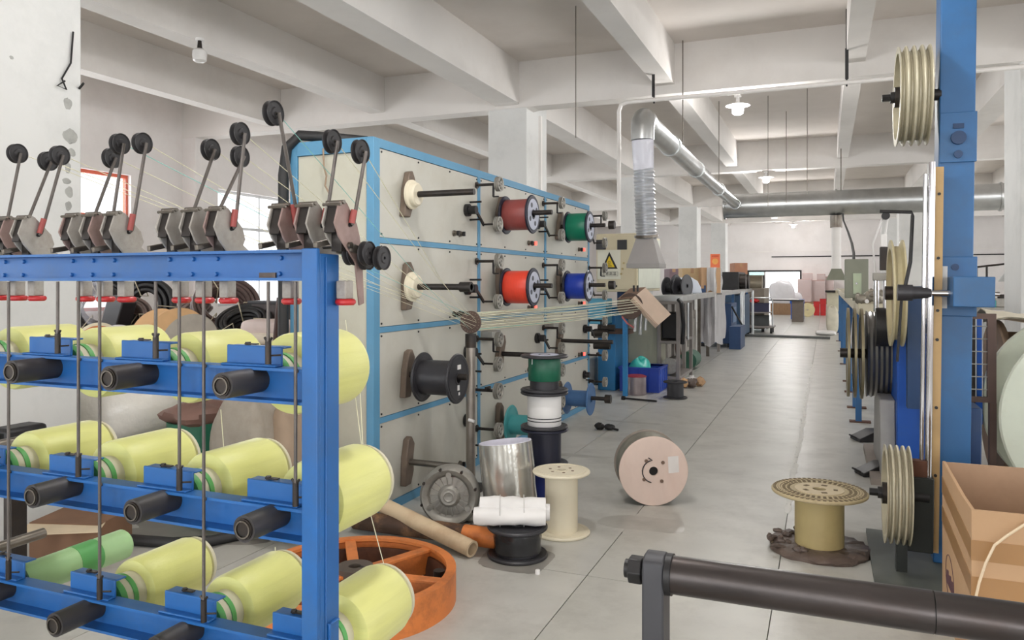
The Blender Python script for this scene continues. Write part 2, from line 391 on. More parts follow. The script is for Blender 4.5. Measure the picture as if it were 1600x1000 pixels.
# far doorway, glazed like a shopfront
d = bpy.data.objects.new('door_1', None); COL.objects.link(d); d['kind'] = 'structure'; d.location = (DX0, YF, 0)
f = MB().bb((DX0, YF-0.04, 0), (DX0+0.08, YF+0.1, DZ)).bb((DX1-0.08, YF-0.04, 0), (DX1, YF+0.1, DZ)).bb((DX0+0.08, YF-0.04, DZ-0.08), (DX1-0.08, YF+0.1, DZ))
part('door_frame', f, BLACKIRON, d)
part('mullion', MB().bb((DX0+0.78, YF, 0), (DX0+0.86, YF+0.08, DZ-0.08)), WINFRAME, d)
part('pane', MB().bb((DX0+0.08, YF+0.03, 0), (DX0+0.78, YF+0.04, DZ-0.08)), film('mint_glass', (120, 220, 205), 0.6, 0.05), d)
area('daylight', ((DX0+DX1)/2, YF+0.5, DZ/2), (-pi/2, 0, 0), DX1-DX0, DZ, 90, DAY)
# pipes and cables along the far wall
struct('trim_1', MB().bb((XL, YF-0.03, 2.95), (XR, YF, 3.0)), CONDUIT)
struct('trim_2', MB().cyl((-2.5, YF-0.05, 2.72), (XR, YF-0.05, 2.72), 0.025, n=8), BLACKIRON)

# columns: three rows, one every 8.55 m
COLY = [2.65+8.55*k for k in range(-1, 5)]
ROWX = [(-5.0, -4.34), (2.23, 2.92)]
for X0, X1 in ROWX:
    for Y0 in COLY:
        if X0 > 0 and Y0 < 5: continue
        dd = 0.8 if Y0 < 5 else 0.95
        c = MB().bb((X0, Y0+0.012, 0), (X1, Y0+dd, ZC))
        struct('column', c, COLUMN, bevel=0.012)
for Y0 in COLY:                                                  # pilasters on the left wall
    struct('column', MB().bb((XL, Y0+0.012, 0), (XL+0.32, Y0+0.6, ZC)), PLASTER)
# ceiling slab, cross beams, long beams
ceil = struct('ceiling', MB().bb((XL-0.25, YB-0.25, ZC), (XR+0.25, YF+0.25, ZC+0.2)), CEILSLAB)
for Y0 in COLY:
    struct('beam', MB().bb((XL, Y0, 4.23), (XR, Y0+0.32, ZC)), CEIL, parent=ceil)
for xc, w, z in [(-9.2, 0.26, 4.3), (-7.05, 0.28, 4.36), (-4.67, 0.42, 4.3), (-2.17, 0.27, 4.36), (0.36, 0.24, 4.42), (2.58, 0.4, 4.36), (5.0, 0.26, 4.4), (7.4, 0.26, 4.4)]:
    ed = [YB]+[y for Y0 in COLY for y in (Y0, Y0+0.32)]+[YF]
    for k in range(0, len(ed), 2):
        if ed[k+1]-ed[k] > 0.2:
            struct('beam', MB().bb((xc-w/2, ed[k]+0.001, z), (xc+w/2, ed[k+1]-0.001, ZC)), CEIL, parent=ceil)
for X0, X1 in ROWX:                                              # haunches where the long beam meets a column
    for Y0 in COLY[2:]:
        xc = (X0+X1)/2
        struct('haunch', MB().prism([(0, 0), (0, -0.62), (-0.12, -0.6), (-0.75, 0)], (xc-0.2, Y0-0.001, 4.9), (0, 1, 0), (0, 0, 1), (0.4, 0, 0)), CEIL, parent=ceil)
        struct('haunch', MB().prism([(0, 0), (0, -0.72), (0.1, -0.7), (0.5, 0)], (X1, Y0+0.02, 4.93), (1, 0, 0), (0, 0, 1), (0, 0.3, 0)), CEIL, parent=ceil)
        struct('haunch', MB().prism([(0, 0), (0, -0.72), (-0.1, -0.7), (-0.5, 0)], (X0, Y0+0.02, 4.93), (1, 0, 0), (0, 0, 1), (0, 0.3, 0)), CEIL, parent=ceil)
# cable trunking on the right face of the near and middle columns
struct('trim_3', MB().bb((-4.34, 11.75, 0), (-4.30, 11.82, 4.2)), CONDUIT)
tag(single('hanging_wire', MB().tube([(-4.325, 3.38, 3.05), (-4.32, 3.36, 2.85), (-4.32, 3.30, 2.74), (-4.32, 3.33, 2.68), (-4.32, 3.27, 2.69), (-4.32, 3.32, 2.73)], 0.006, 6), BLACKIRON, 'grey bare wire hanging down the big white column at the left', 'wire'))
near_col = [o for o in bpy.data.objects if o.name.startswith('column') and o.data][1]
SPALL = mat('spalled_plaster', (168, 168, 164), 0.9, var=0.15, scale=20)
for u, v, w_, h_ in ((110, 213, 15, 20), (112, 238, 9, 10), (106, 262, 7, 14), (104, 283, 10, 7), (107, 322, 8, 12), (106, 162, 10, 14), (108, 300, 9, 14), (105, 345, 8, 10), (18, 90, 5, 4), (110, 372, 12, 20)):
    p = onX(u, v, -4.34); k_ = (p-O).length/F
    struct('spalled_patch', MB().blob(p, (0.004, w_*k_*1.3, h_*k_), u, 0.2, 12, 8), SPALL, parent=near_col)
p = onX(124, 138, -4.34); struct('wall_hook', MB().cyl(p, p+V((0.06, -0.02, 0.02)), 0.008, n=6), BLACKIRON, parent=near_col)

# ---------------------------------------------------------------- lamps
def lamp(X, Y, z, label, on, group=None):
    t = thing('ceiling_lamp', label, 'lamp', (X, Y, z), group)
    lpart('ceiling_rose', MB().cyl((0, 0, -0.03), (0, 0, 0), 0.05, n=14), WHITE, t)
    lpart('socket', MB().cyl((0, 0, -0.12), (0, 0, -0.03), 0.03, 0.022, n=12), DARKSTEEL if not on else WHITE, t)
    if on:
        lpart('shade', MB().lathe([(0.03, -0.10), (0.17, -0.145), (0.172, -0.152), (0.03, -0.112)], n=24), WHITE, t)
    prof = [(0.0, -0.12), (0.05, -0.125), (0.078, -0.15), (0.082, -0.2), (0.076, -0.26), (0.05, -0.28), (0.0, -0.282)]
    lpart('bulb', MB().lathe(prof, n=22, closed=False), LAMPON if on else LAMPOFF, t)
    if on:
        l = bpy.data.lights.new('lamp_light', 'POINT'); l.energy = LAMP_W; l.shadow_soft_size = 0.12; l.color = (1.0, 0.985, 0.97)
        o = bpy.data.objects.new('lamp_light', l); COL.objects.link(o); o.parent = t; o.location = (0, 0, -0.42)
    return t
pl = onZ(312, 60, 4.36)
lamp(pl.x, pl.y, 4.36, 'unlit white bulb lamp under the beam at upper left', False)
lamp(-1.2, 11.68, 4.23, 'lit round lamp nearest the camera, under the first cross beam', True)
lamp(-1.38, 20.0, 4.23, 'lit lamp on the second cross beam, above the large duct', True)
lamp(-1.38, 28.6, 4.23, 'lit lamp just below the large duct, third along the aisle', True)
lamp(-1.38, 37.0, 4.23, 'lit lamp furthest away, before the far wall', True)
for X, Y in [(-1.3, 3.0), (-1.3, -5.6), (5.6, 2.95), (5.6, 11.5), (5.6, 20.0), (5.6, 28.6)]:  # unseen lamps, added because the hall needs their light
    lamp(X, Y, 4.23, 'unseen lit lamp added to light the hall', True, 'unseen lamps added for light')

# ---------------------------------------------------------------- ducts and pipes overhead
PY = 18.35; zd = 3.2
t = thing('main_duct', 'large round galvanised duct running across the hall under the ceiling', 'duct', (0, PY, zd))
xa = onY(1133, 320, PY).x; dz = 3.24
xs_ = [xa, 0.2, 3.3, 6.4, 9.4]
for i in range(len(xs_)-1):
    m = MB().cyl((xs_[i]+0.004, PY, dz), (xs_[i+1]-0.004, PY, dz), 0.275, n=32)
    part('duct_section', m, ALU, t)
    part('flange_ring', MB().ring((xs_[i], PY, dz), (1, 0, 0), 0.27, 0.3, 0.04), ALU, t)
part('end_cap', MB().cyl((xa-0.02, PY, dz), (xa, PY, dz), 0.275, n=32), ALU, t)
for xx in (0.3, 4.2, 7.5):
    part('hanger_rod', MB().cyl((xx, PY, dz+0.27), (xx, PY, ZC), 0.012, n=6), STEEL, t)
# branch pipe down the aisle to the near extruder
BX = -1.9
t = thing('branch_duct', 'galvanised branch pipe from the main duct with corrugated hose and hood', 'duct', (BX, 8.4, 2.0))
e = onX(1004, 188, BX); z0 = 3.30; y0 = e.y
s3 = [(y0+0.16, 0.135), (y0+2.4, 0.135), (y0+2.4, 0.115), (y0+5.2, 0.115), (y0+5.2, 0.108), (PY-0.3, 0.1)]
yy = [y0+0.2, y0+1.7, y0+3.9, y0+6.6, PY-0.29]
rr = [0.128, 0.12, 0.112, 0.105]
for i in range(4):
    za, zb = z0-0.05*i/4, z0-0.05*(i+1)/4
    part('pipe_section', MB().cyl((BX, yy[i], za), (BX, yy[i+1], zb), rr[i], rr[i], n=26), ALU, t)
    part('joint_collar', MB().ring((BX, yy[i+1]-0.05 if i < 3 else yy[i+1]-0.1, zb), (0, 1, 0), rr[i]-0.01, rr[i]+0.015, 0.09), ALU, t)
el = [(BX, y0, z0-0.22), (BX, y0, z0-0.1), (BX, y0+0.02, z0-0.03), (BX, y0+0.08, z0+0.02), (BX, y0+0.16, z0+0.02), (BX, y0+0.28, z0)]
part('elbow', MB().tube(el, [0.128, 0.13, 0.134, 0.135, 0.133, 0.13], 26), ALU, t)
hb = onX(1010, 372, BX+0.02); ht = V((BX, y0, z0-0.22))
# clear sleeve, then the corrugated hose
sl = ht.lerp(hb, 0.30)
part('clear_sleeve', MB().cyl(ht, sl, 0.122, 0.115, n=26), film('clear_sleeve_film', (226, 226, 236), 0.25, 0.12), t)
hp, hr = [], []
N_ = 96
for i in range(N_+1):
    p = sl.lerp(hb, i/N_); hp.append(p+V((0.003*math.sin(i*0.3), 0, 0))); hr.append(0.113+0.008*math.cos(i*pi/2))
part('corrugated_hose', MB().tube(hp, hr, 24), FOIL, t)
part('hose_clamp', MB().ring(hb+V((0, 0, 0.02)), hb-sl, 0.11, 0.135, 0.03), STEEL, t)
cb = V((hb.x, hb.y, hb.z-0.29))
part('hood', MB().frustum((cb.x+0.0, cb.y, cb.z), (0.36, 0.36), (hb.x, hb.y, hb.z), (0.19, 0.19)), mat('hood_grey', (164, 160, 158), 0.5, 0.3, var=0.05), t)
part('hood_rim', MB().bb((cb.x-0.185, cb.y-0.185, cb.z-0.05), (cb.x+0.185, cb.y+0.185, cb.z)), mat('hood_grey_rim', (150, 147, 144), 0.5, 0.3, var=0.05), t)
for yy_ in (y0+2.6, y0+6.6):
    part('hanger_rod', MB().cyl((BX, yy_, z0+0.1), (BX, yy_, ZC), 0.008, n=6), STEEL, t)
# white conduit hung under the beams, with two dark hangers
cy = 10.6
ca, cb_, cc = onY(967, 182, cy), onY(969, 330, cy), onY(1700, 113, cy)
zc = 4.02
t = thing('hung_conduit', 'white conduit pipe hung below the cross beam, turning down at left', 'pipe', (ca.x, cy, zc))
ca.z = zc
part('pipe', MB().tube([(ca.x, cy, 2.3), (ca.x, cy, zc-0.12), (ca.x+0.03, cy, zc-0.03), (ca.x+0.12, cy, zc), (6.0, cy, zc)], 0.03, 12), CONDUIT, t)
for u in (1022, 1323):
    p = onY(u, 150, cy)
    part('hanger_rod', MB().cyl((p.x, cy, zc-0.05), (p.x, cy, ZC), 0.012, n=6), BLACKIRON, t)
    part('hanger_plate', MB().bb((p.x-0.02, cy-0.05, zc+0.03), (p.x+0.02, cy-0.042, zc+0.42)), BLACKIRON, t)
# thin drop wires hanging from the ceiling over the aisle
for X, Y, za in [(-2.9, 9.2, 3.3), (-0.3, 14.0, 3.0), (-1.0, 15.0, 2.9), (-0.75, 16.5, 3.1)]:
    single('drop_wire', MB().cyl((X, Y, za), (X, Y, ZC), 0.006, n=5), STEEL, 'thin wire hanging straight down from the ceiling above the aisle', 'wire', 'drop wires above the aisle')
# far right branch with bell hood
p = onT(1567, 345, 17.0)
t = thing('drop_duct', 'white drop pipe with a bell hood behind the blue post', 'duct', (p.x, PY, 1.9))
part('elbow', MB().tube([(p.x, PY, dz-0.285), (p.x, PY, dz-0.42)], 0.11, 18), STEEL, t)
zb = onY(1567, 405, PY).z
part('pipe', MB().cyl((p.x, PY, zb), (p.x, PY, dz-0.42), 0.09, n=18), CONDUIT, t)
part('bell_hood', MB().lathe([(0.09, zb), (0.12, zb-0.12), (0.3, zb-0.36), (0.36, zb-0.46), (0.34, zb-0.46), (0.08, zb-0.05)], (p.x, PY, 0), n=24), ALU, t)
p = onT(1305, 345, 19.0)
t = thing('drop_duct', 'grey drop pipe with square hood left of the grey electrical box', 'duct', (p.x, PY, 1.9))
zb = onY(1305, 420, PY).z
part('elbow', MB().cyl((p.x, PY, dz-0.285), (p.x, PY, dz-0.55), 0.13, n=18), STEEL, t)
part('pipe', MB().cyl((p.x, PY, zb), (p.x, PY, dz-0.55), 0.1, n=18), CONDUIT, t)
part('hood', MB().frustum((p.x, PY, zb-0.25), (0.42, 0.42), (p.x, PY, zb), (0.2, 0.2)), GREYGREEN, t)
q = [onT(1316, 330, 17.3), onT(1322, 350, 17.0), onT(1330, 375, 16.5), onT(1334, 406, 16.0)]
# ---------------------------------------------------------------- the blue yarn creel in the left foreground
YF0 = 1.49                                     # front edge of the beam flanges
rack = thing('creel_rack', 'blue steel creel rack with yellow yarn bobbins, in the left foreground', 'rack', (-2.2, 1.55, 0))
PXR, PXL = -1.098, -3.3
def channel(x0, x1, z0, z1, yf=YF0, d=0.045, t=0.007):
    """C-section open towards the front"""
    return MB().prism([(0, z0), (d, z0), (d, z1), (0, z1), (0, z1-t), (d-t, z1-t), (d-t, z0+t), (0, z0+t)], (x0, yf, 0), (0, 1, 0), (0, 0, 1), (x1-x0, 0, 0))
def post(x0, x1, y0, y1, z1):
    """channel-section post: web to the front, rounded flange tops"""
    t = 0.007; m = MB()
    m.bb((x0, y0, 0), (x1, y0+0.012, z1))
    m.bb((x1-t, y0+0.012, 0), (x1, y1, z1-0.012))
    m.bb((x0, y0+0.012, 0), (x0+t, y1, z1-0.012))
    m.bb((x1, y0+0.03, 0), (x1+0.004, y0+0.034, z1-0.02))
    return m
part('post', post(-1.142, PXR, YF0-0.006, YF0+0.082, 1.578), RACKBLUE, rack, bevel=0.004)
part('post', MB().bb((-1.142, 1.92, 0), (PXR, 1.985, 1.2)), RACKBLUE, rack, bevel=0.003) if False else None
part('post', post(PXL-0.044, PXL, YF0-0.006, YF0+0.082, 1.578), RACKBLUE, rack, bevel=0.004)
for x in (PXR-0.022, PXL-0.022):
    part('foot', MB().bb((x-0.03, YF0-0.2, 0), (x+0.03, YF0+0.5, 0.04)), RACKBLUE, rack, bevel=0.003)
BZ = [(1.502, 1.576), (1.207, 1.292), (0.878, 0.96), (0.556, 0.64), ]
BEAMS = []
for z0, z1 in BZ:
    BEAMS.append(part('beam', channel(PXL, -1.142, z0, z1), RACKBLUE, rack))
BOLT = MB().lathe([(0, 0.006), (0.0045, 0.0055), (0.006, 0.002), (0.006, -0.004), (0, -0.004)], ax=(0, -1, 0), n=10, closed=False).mesh('bolt', RACKBLUE)
for g in range(5):
    for k in range(3):
        xd = -1.955+0.36*(g-1)+0.08*k
        if xd > -1.15: continue
        for zz in (1.558, 1.519):
            if zz < 1.53 and xd > -1.3 and k == 1: continue
            o = link('bolt', BOLT, BEAMS[0]); o.location = V((xd+0.005*(zz < 1.53), YF0+0.037, zz))-wloc(BEAMS[0])-BEAMS[0].location*0
            o.location = V((xd-0.004*(zz < 1.53), YF0+0.037, zz))
part('scuff_plate', MB().bb((-1.30, YF0+0.033, 1.509), (-1.25, YF0+0.039, 1.522)), MUD, BEAMS[0])
# rows of spindles (axes run away from the camera) with their bobbins
ROWS = [(1.257, [-2.75, -2.39, -2.027, -1.665, -1.302]), (0.931, [-2.665, -2.305, -1.945, -1.585, -1.238]), (0.605, [-2.58, -2.22, -1.86, -1.51, -1.16])]
SPK = MB().cyl((0, -0.1, 0), (0, 0.035, 0), 0.031, n=22).mesh('sleeve', mat('sleeve_grey_black', (66, 63, 63), 0.5, 0.2, var=0.12, scale=14))
CAPK = MB().lathe([(0, 0.004), (0.016, 0.004), (0.016, 0.0), (0.022, 0.0), (0.022, 0.004), (0.025, 0.004), (0.025, -0.006), (0, -0.006)], o=(0, -0.1, 0), ax=(0, -1, 0), n=20, closed=False).mesh('end_cap', DARKSTEEL)
RINGK = MB().ring((0, -0.105, 0), (0, 1, 0), 0.0175, 0.021, 0.004, 20).mesh('cap_ring', STEEL)
SHAFTK = MB().cyl((0, 0.035, 0), (0, 0.40, 0), 0.018, n=14).mesh('shaft', STEEL)
HOLDER = MB().prism([(-0.085, 0), (0.085, 0), (0.085, 0.048), (-0.085, 0.05)], (0, 0.03, 0), (1, 0, 0), (0, 0, 1), (0, 0.007, 0)).bb((-0.085, 0.037, 0.043), (0.085, 0.07, 0.048)).bb((-0.085, 0.008, 0), (0.085, 0.03, 0.006)).mesh('holder_plate', RACKBLUE)
HBOLT = MB().cyl((0, 0.05, 0.046), (0, 0.05, 0.056), 0.007, n=6).bb((-0.006, 0.044, 0.05), (0.03, 0.056, 0.053)).mesh('holder_screw', DARKSTEEL)
for r, (z, xs_) in enumerate(ROWS):
    bz = BZ[r+1][1]
    for X in xs_:
        sp = lpart('spindle', SPK, None, rack, loc=V((X, YF0+0.01, z))-rack.location)
        lpart('end_cap', CAPK, None, sp); lpart('cap_ring', RINGK, None, sp, label='steel rim of the spindle end'); lpart('shaft', SHAFTK, None, sp)
        hp_ = lpart('holder_plate', HOLDER, None, rack, bevel=0.003, loc=V((X-0.012, YF0, bz))-rack.location)
        lpart('holder_screw', HBOLT, None, hp_, loc=V((-0.035, 0, 0)))
# bobbins: yellow yarn package on a paper tube with green rim
def yarn_me(R, y0, y1):
    return MB().lathe([(0.056, y0), (R-0.016, y0), (R-0.004, y0+0.006), (R, y0+0.018), (R, y1-0.02), (R-0.004, y1-0.007), (R-0.014, y1), (0.056, y1)], ax=(0, 1, 0), n=40).mesh('yarn', YARN)
YM = {}
TUBE_ = MB().lathe([(0.05, 0.066), (0.058, 0.066), (0.058, 0.395), (0.05, 0.395)], ax=(0, 1, 0), n=28).mesh('paper_tube', PAPER)
RIM_ = MB().lathe([(0.034, 0.06), (0.058, 0.06), (0.0615, 0.066), (0.0615, 0.076), (0.058, 0.078), (0.034, 0.07)], ax=(0, 1, 0), n=28).mesh('tube_rim', GREENTUBE)
RIM2_ = MB().lathe([(0.0575, 0.098), (0.0612, 0.098), (0.0612, 0.112), (0.0575, 0.112)], ax=(0, 1, 0), n=28).mesh('tube_band', GREENTUBE)
rowname = ['upper', 'middle', 'lowest']
posname = ['hidden end', 'leftmost', 'second from left', 'third from left', 'rightmost']
BR = {0: [0.1, 0.1, 0.105, 0.1, 0.108], 1: [0.095, 0.1, 0.1, 0.096, 0.105], 2: [0.09, 0.05, 0.088, 0.092, 0.1]}
BL = {0: 0.37, 1: 0.385, 2: 0.375}
LABB = {
 (0, 1): 'yellow yarn bobbin at the picture edge on the upper creel beam', (0, 2): 'yellow bobbin on the upper creel beam, left of centre, above the plastic sack', (0, 3): 'yellow bobbin on the upper creel beam in front of tan discs', (0, 4): 'yellow bobbin on the upper creel beam, half behind the blue post',
 (1, 1): 'yellow bobbin at far left on the middle creel beam, partly cut off', (1, 2): 'second yellow bobbin of the middle creel beam, before the plastic sack', (1, 3): 'third yellow bobbin of the middle creel beam, left of the end post', (1, 4): 'large yellow bobbin on the middle beam sticking out right of the post',
 (2, 2): 'small yellow bobbin of the lowest row beside the green tube', (2, 3): 'second yellow bobbin in the lowest creel row', (2, 4): 'third yellow bobbin in the lowest row, before the orange wheel'}
LABB[(1, 1)] = 'yellow bobbin at the left picture edge on the middle creel beam'
LOW = {0: 'yellow bobbin'}
BOB = {}
for r, (z, xs_) in enumerate(ROWS):
    for i, X in enumerate(xs_):
        if i == 0: continue
        if r == 2 and i == 1:
            t = thing('empty_tube', 'pale green empty paper tube at lower left of the creel', 'tube', (X, YF0+0.01, z))
            lpart('paper_tube', MB().lathe([(0.041, 0.058), (0.05, 0.058), (0.05, 0.42), (0.046, 0.425), (0.041, 0.42)], ax=(0, 1, 0), n=28), PALEGREENTUBE, t)
            lpart('end_plug', MB().cyl((0, 0.40, 0), (0, 0.41, 0), 0.041, n=20), PALEGREENTUBE, t)
            lpart('tube_band', MB().ring((0, 0.27, 0), (0, 1, 0), 0.046, 0.0512, 0.08), GREENTUBE, t)
            continue
        key = (BR[r][i], BL[r])
        if key not in YM: YM[key] = yarn_me(BR[r][i], 0.142, BL[r])
        t = thing('yarn_bobbin', LABB[(r, i)], 'bobbin', (X, YF0+0.01, z), 'yellow yarn bobbins on the creel')
        lpart('yarn', YM[key], None, t); lpart('paper_tube', TUBE_, None, t, label='pale tube the yarn is wound on'); lpart('tube_rim', RIM_, None, t, label='green rim of the tube'); lpart('tube_band', RIM2_, None, t, label='green band on the tube')
        if r: lpart('end_band', MB().lathe([(0.057, BL[r]), (BR[r][i]-0.012, BL[r]), (BR[r][i]-0.006, BL[r]+0.004), (BR[r][i]-0.008, BL[r]+0.016), (0.057, BL[r]+0.016)], ax=(0, 1, 0), n=36), PAPER, t, label='pale end band of the package')
        BOB[(r, i)] = t
# tension devices on the top beam: four groups of three
def face_plate(t=0.006):
    pass
PUL = [(27, 240), (75, 252), (93, 243), (175, 247), (187, 225), (222, 224), (329, 234), (375, 245), (375, 209), (427, 177), (519, 221), (563, 237)]
HEX = [(-0.005, 0.062), (0.012, 0.108), (0.030, 0.118), (0.046, 0.112), (0.098, 0.064), (0.108, 0.035), (0.10, 0.02), (0.125, 0.004), (0.12, -0.01), (0.05, -0.01), (0.012, 0.03)]
HEX2 = [(-0.005, 0.062), (0.012, 0.108), (0.030, 0.118), (0.046, 0.112), (0.088, 0.064), (0.10, 0.035), (0.112, -0.03), (0.12, -0.13), (0.098, -0.135), (0.08, -0.03), (0.012, 0.03)]
WHEEL = MB().lathe([(0.004, -0.0085), (0.012, -0.0085), (0.014, -0.0055), (0.026, -0.0055), (0.028, -0.0085), (0.0295, -0.0085), (0.0295, -0.006), (0.021, -0.0015), (0.021, 0.0015), (0.0295, 0.006), (0.0295, 0.0085), (0.028, 0.0085), (0.026, 0.0055), (0.014, 0.0055), (0.012, 0.0085), (0.004, 0.0085)], ax=(1, 0, 0), n=28).mesh('pulley', PULLEYBLACK)
HUB = MB().cyl((-0.012, 0, 0), (0.02, 0, 0), 0.006, n=10).mesh('hub', STEEL)
KNOB = MB().lathe([(0, 0.0), (0.021, 0.0), (0.025, -0.004), (0.025, -0.010), (0.02, -0.015), (0, -0.015)], n=18, closed=False).mesh('adjuster_knob', REDPLASTIC)
mats3 = [GREYPLATE, REDPLATE, GREYPLATE, GREYPLATE, REDPLATE, GREYPLATE, GREYPLATE, GREYPLATE, GREYPLATE, REDPLATE, GREYPLATE, REDPLATE]
PTIP = []
for d_ in range(12):
    g, k = divmod(d_, 3)
    X = -1.955+0.36*(g-1)+0.08*k
    bx0 = V((X, YF0+0.012, 1.576))
    tn = lpart('tensioner', MB().bb((-0.017, 0.03, -0.004), (0.011, 0.075, 0.05)), DARKSTEEL, rack, loc=bx0-rack.location)
    hx = HEX2 if d_ == 11 else HEX
    lpart('side_plate', MB().prism(hx, (0.012, 0, 0), (0, 1, 0), (0, 0, 1), (0.005, 0, 0)), mats3[d_], tn, bevel=0.002)
    lpart('side_plate', MB().prism([(a, b) for a, b in HEX], (-0.022, 0, 0), (0, 1, 0), (0, 0, 1), (0.005, 0, 0)), mats3[(d_+1) % 12], tn, bevel=0.002)
    lpart('front_cover', MB().prism([(0.0, 0.04), (0.004, 0.062), (0.016, 0.102), (0.02, 0.1), (0.01, 0.06), (0.008, 0.038)], (-0.017, 0, 0), (0, 1, 0), (0, 0, 1), (0.029, 0, 0)), DARKSTEEL, tn)
    lpart('cross_pin', MB().cyl((-0.028, 0.026, 0.112), (0.023, 0.026, 0.112), 0.005, n=10).cyl((-0.028, 0.012, 0.106), (0.023, 0.012, 0.106), 0.004, n=8), STEEL, tn)
    lpart('pivot_screw', MB().cyl((0.016, 0.055, 0.06), (0.021, 0.055, 0.06), 0.0055, n=10), BLACKIRON, tn)
    lpart('guide_bar', MB().prism([(-0.02, 0.012), (0.075, 0.03), (0.08, 0.018), (-0.018, -0.002)], (-0.034, 0.0, 0.004), (0, 1, 0), (0, 0, 1), (0.011, 0, 0)), STEEL, tn, bevel=0.002)
    # box and red knob under the beam
    lpart('housing', MB().bb((-0.015, 0.045, -0.118), (0.013, 0.078, -0.0735)), GREYPLATE, tn, bevel=0.003)
    kb = lpart('adjuster_knob', KNOB, None, tn, label='red adjusting knob', loc=V((-0.002, 0.066, -0.118)))
    if d_ == 8:
        me = text_mesh('47', 0.016, 0.0006, WHITE); o = link('marking', me, tn); o.location = (-0.002, 0.044, -0.1255); o.rotation_euler = (pi/2, 0, 0)
    # swinging arm with guide pulley
    u, v = PUL[d_]
    pc = onX(u, v, X+0.03)-bx0
    base = V((0.022, 0.055, 0.06)) if d_ not in (3,) else V((0.022, 0.05, 0.06))
    am = lpart('swing_arm', MB().tube([base, base+V((0.004, 0.004, 0.006)), pc+V((0.016, 0, 0)), pc], 0.0045, 8), RODSTEEL, tn)
    if d_ in (2, 5, 8, 9, 10, 11): lpart('red_sleeve', MB().cyl(base.lerp(pc+V((0.016, 0, 0)), 0.02), base.lerp(pc+V((0.016, 0, 0)), 0.2), 0.008, n=10), REDSLEEVE, tn, label='red sleeve on the arm')
    wh = lpart('pulley', WHEEL, None, tn, label='black grooved guide pulley', loc=pc)
    PTIP.append(bx0+pc)
# the bar with two wheels reaching over the right end of the creel
bxx = V((-1.075, YF0+0.03, 1.576))
ta = onX(544, 386, -1.06); tb = onX(592, 402, -1.02)
arm = part('outrigger_bar', MB().prism([(-0.012, 0.009), (0, -0.009)] and [(0, 0), (1, 0), (1, 1), (0, 1)], ta+V((0, 0, -0.01)), tb-ta, (0, 0, 0.02), (0.006, 0, 0)), STEEL, rack)
part('bracket', MB().cyl(ta+V((-0.07, 0.0, 0.004)), ta+V((0.01, 0, 0.004)), 0.008, n=10), STEEL, rack)
for f_, dx in ((0.35, -0.022), (0.82, -0.02), (0.38, 0.02), (0.84, 0.022)):
    p = ta.lerp(tb, f_)+V((dx, 0, -0.006))
    lpart('pulley', WHEEL, None, rack, loc=p-rack.location)
# long tension rods from the devices down to the holders of each row, with small forked clips
ROD = {}
for g in range(-1, 4):
    for k in range(3):
        X = -1.955+0.36*(g-1)+0.08*k-0.004
        if X < -2.75 or X > -1.15: continue
        zb = BZ[k+1][1]+0.01
        y = YF0-0.006
        rd = part('tension_rod', MB().cyl((X, y, zb), (X, y, 1.5), 0.0042, n=8), RODSTEEL, rack)
        part('clip', MB().cyl((X, y, zb), (X, y, zb+0.055), 0.0075, n=10), DARKSTEEL, rd)
        part('clip_fork', MB().cyl((X, y, zb+0.05), (X-0.011, y, zb+0.064), 0.003, n=6).cyl((X, y, zb+0.05), (X+0.011, y, zb+0.064), 0.003, n=6).cyl((X-0.003, y, zb+0.02), (X+0.03, y+0.01, zb+0.022), 0.0025, n=6), DARKSTEEL, rd)
        for bzz in BZ[1:k+1]:
            part('rod_guide', MB().cyl((X, y, bzz[1]-0.004), (X, y+0.004, bzz[1]-0.003), 0.006, n=8), RODSTEEL, rd)
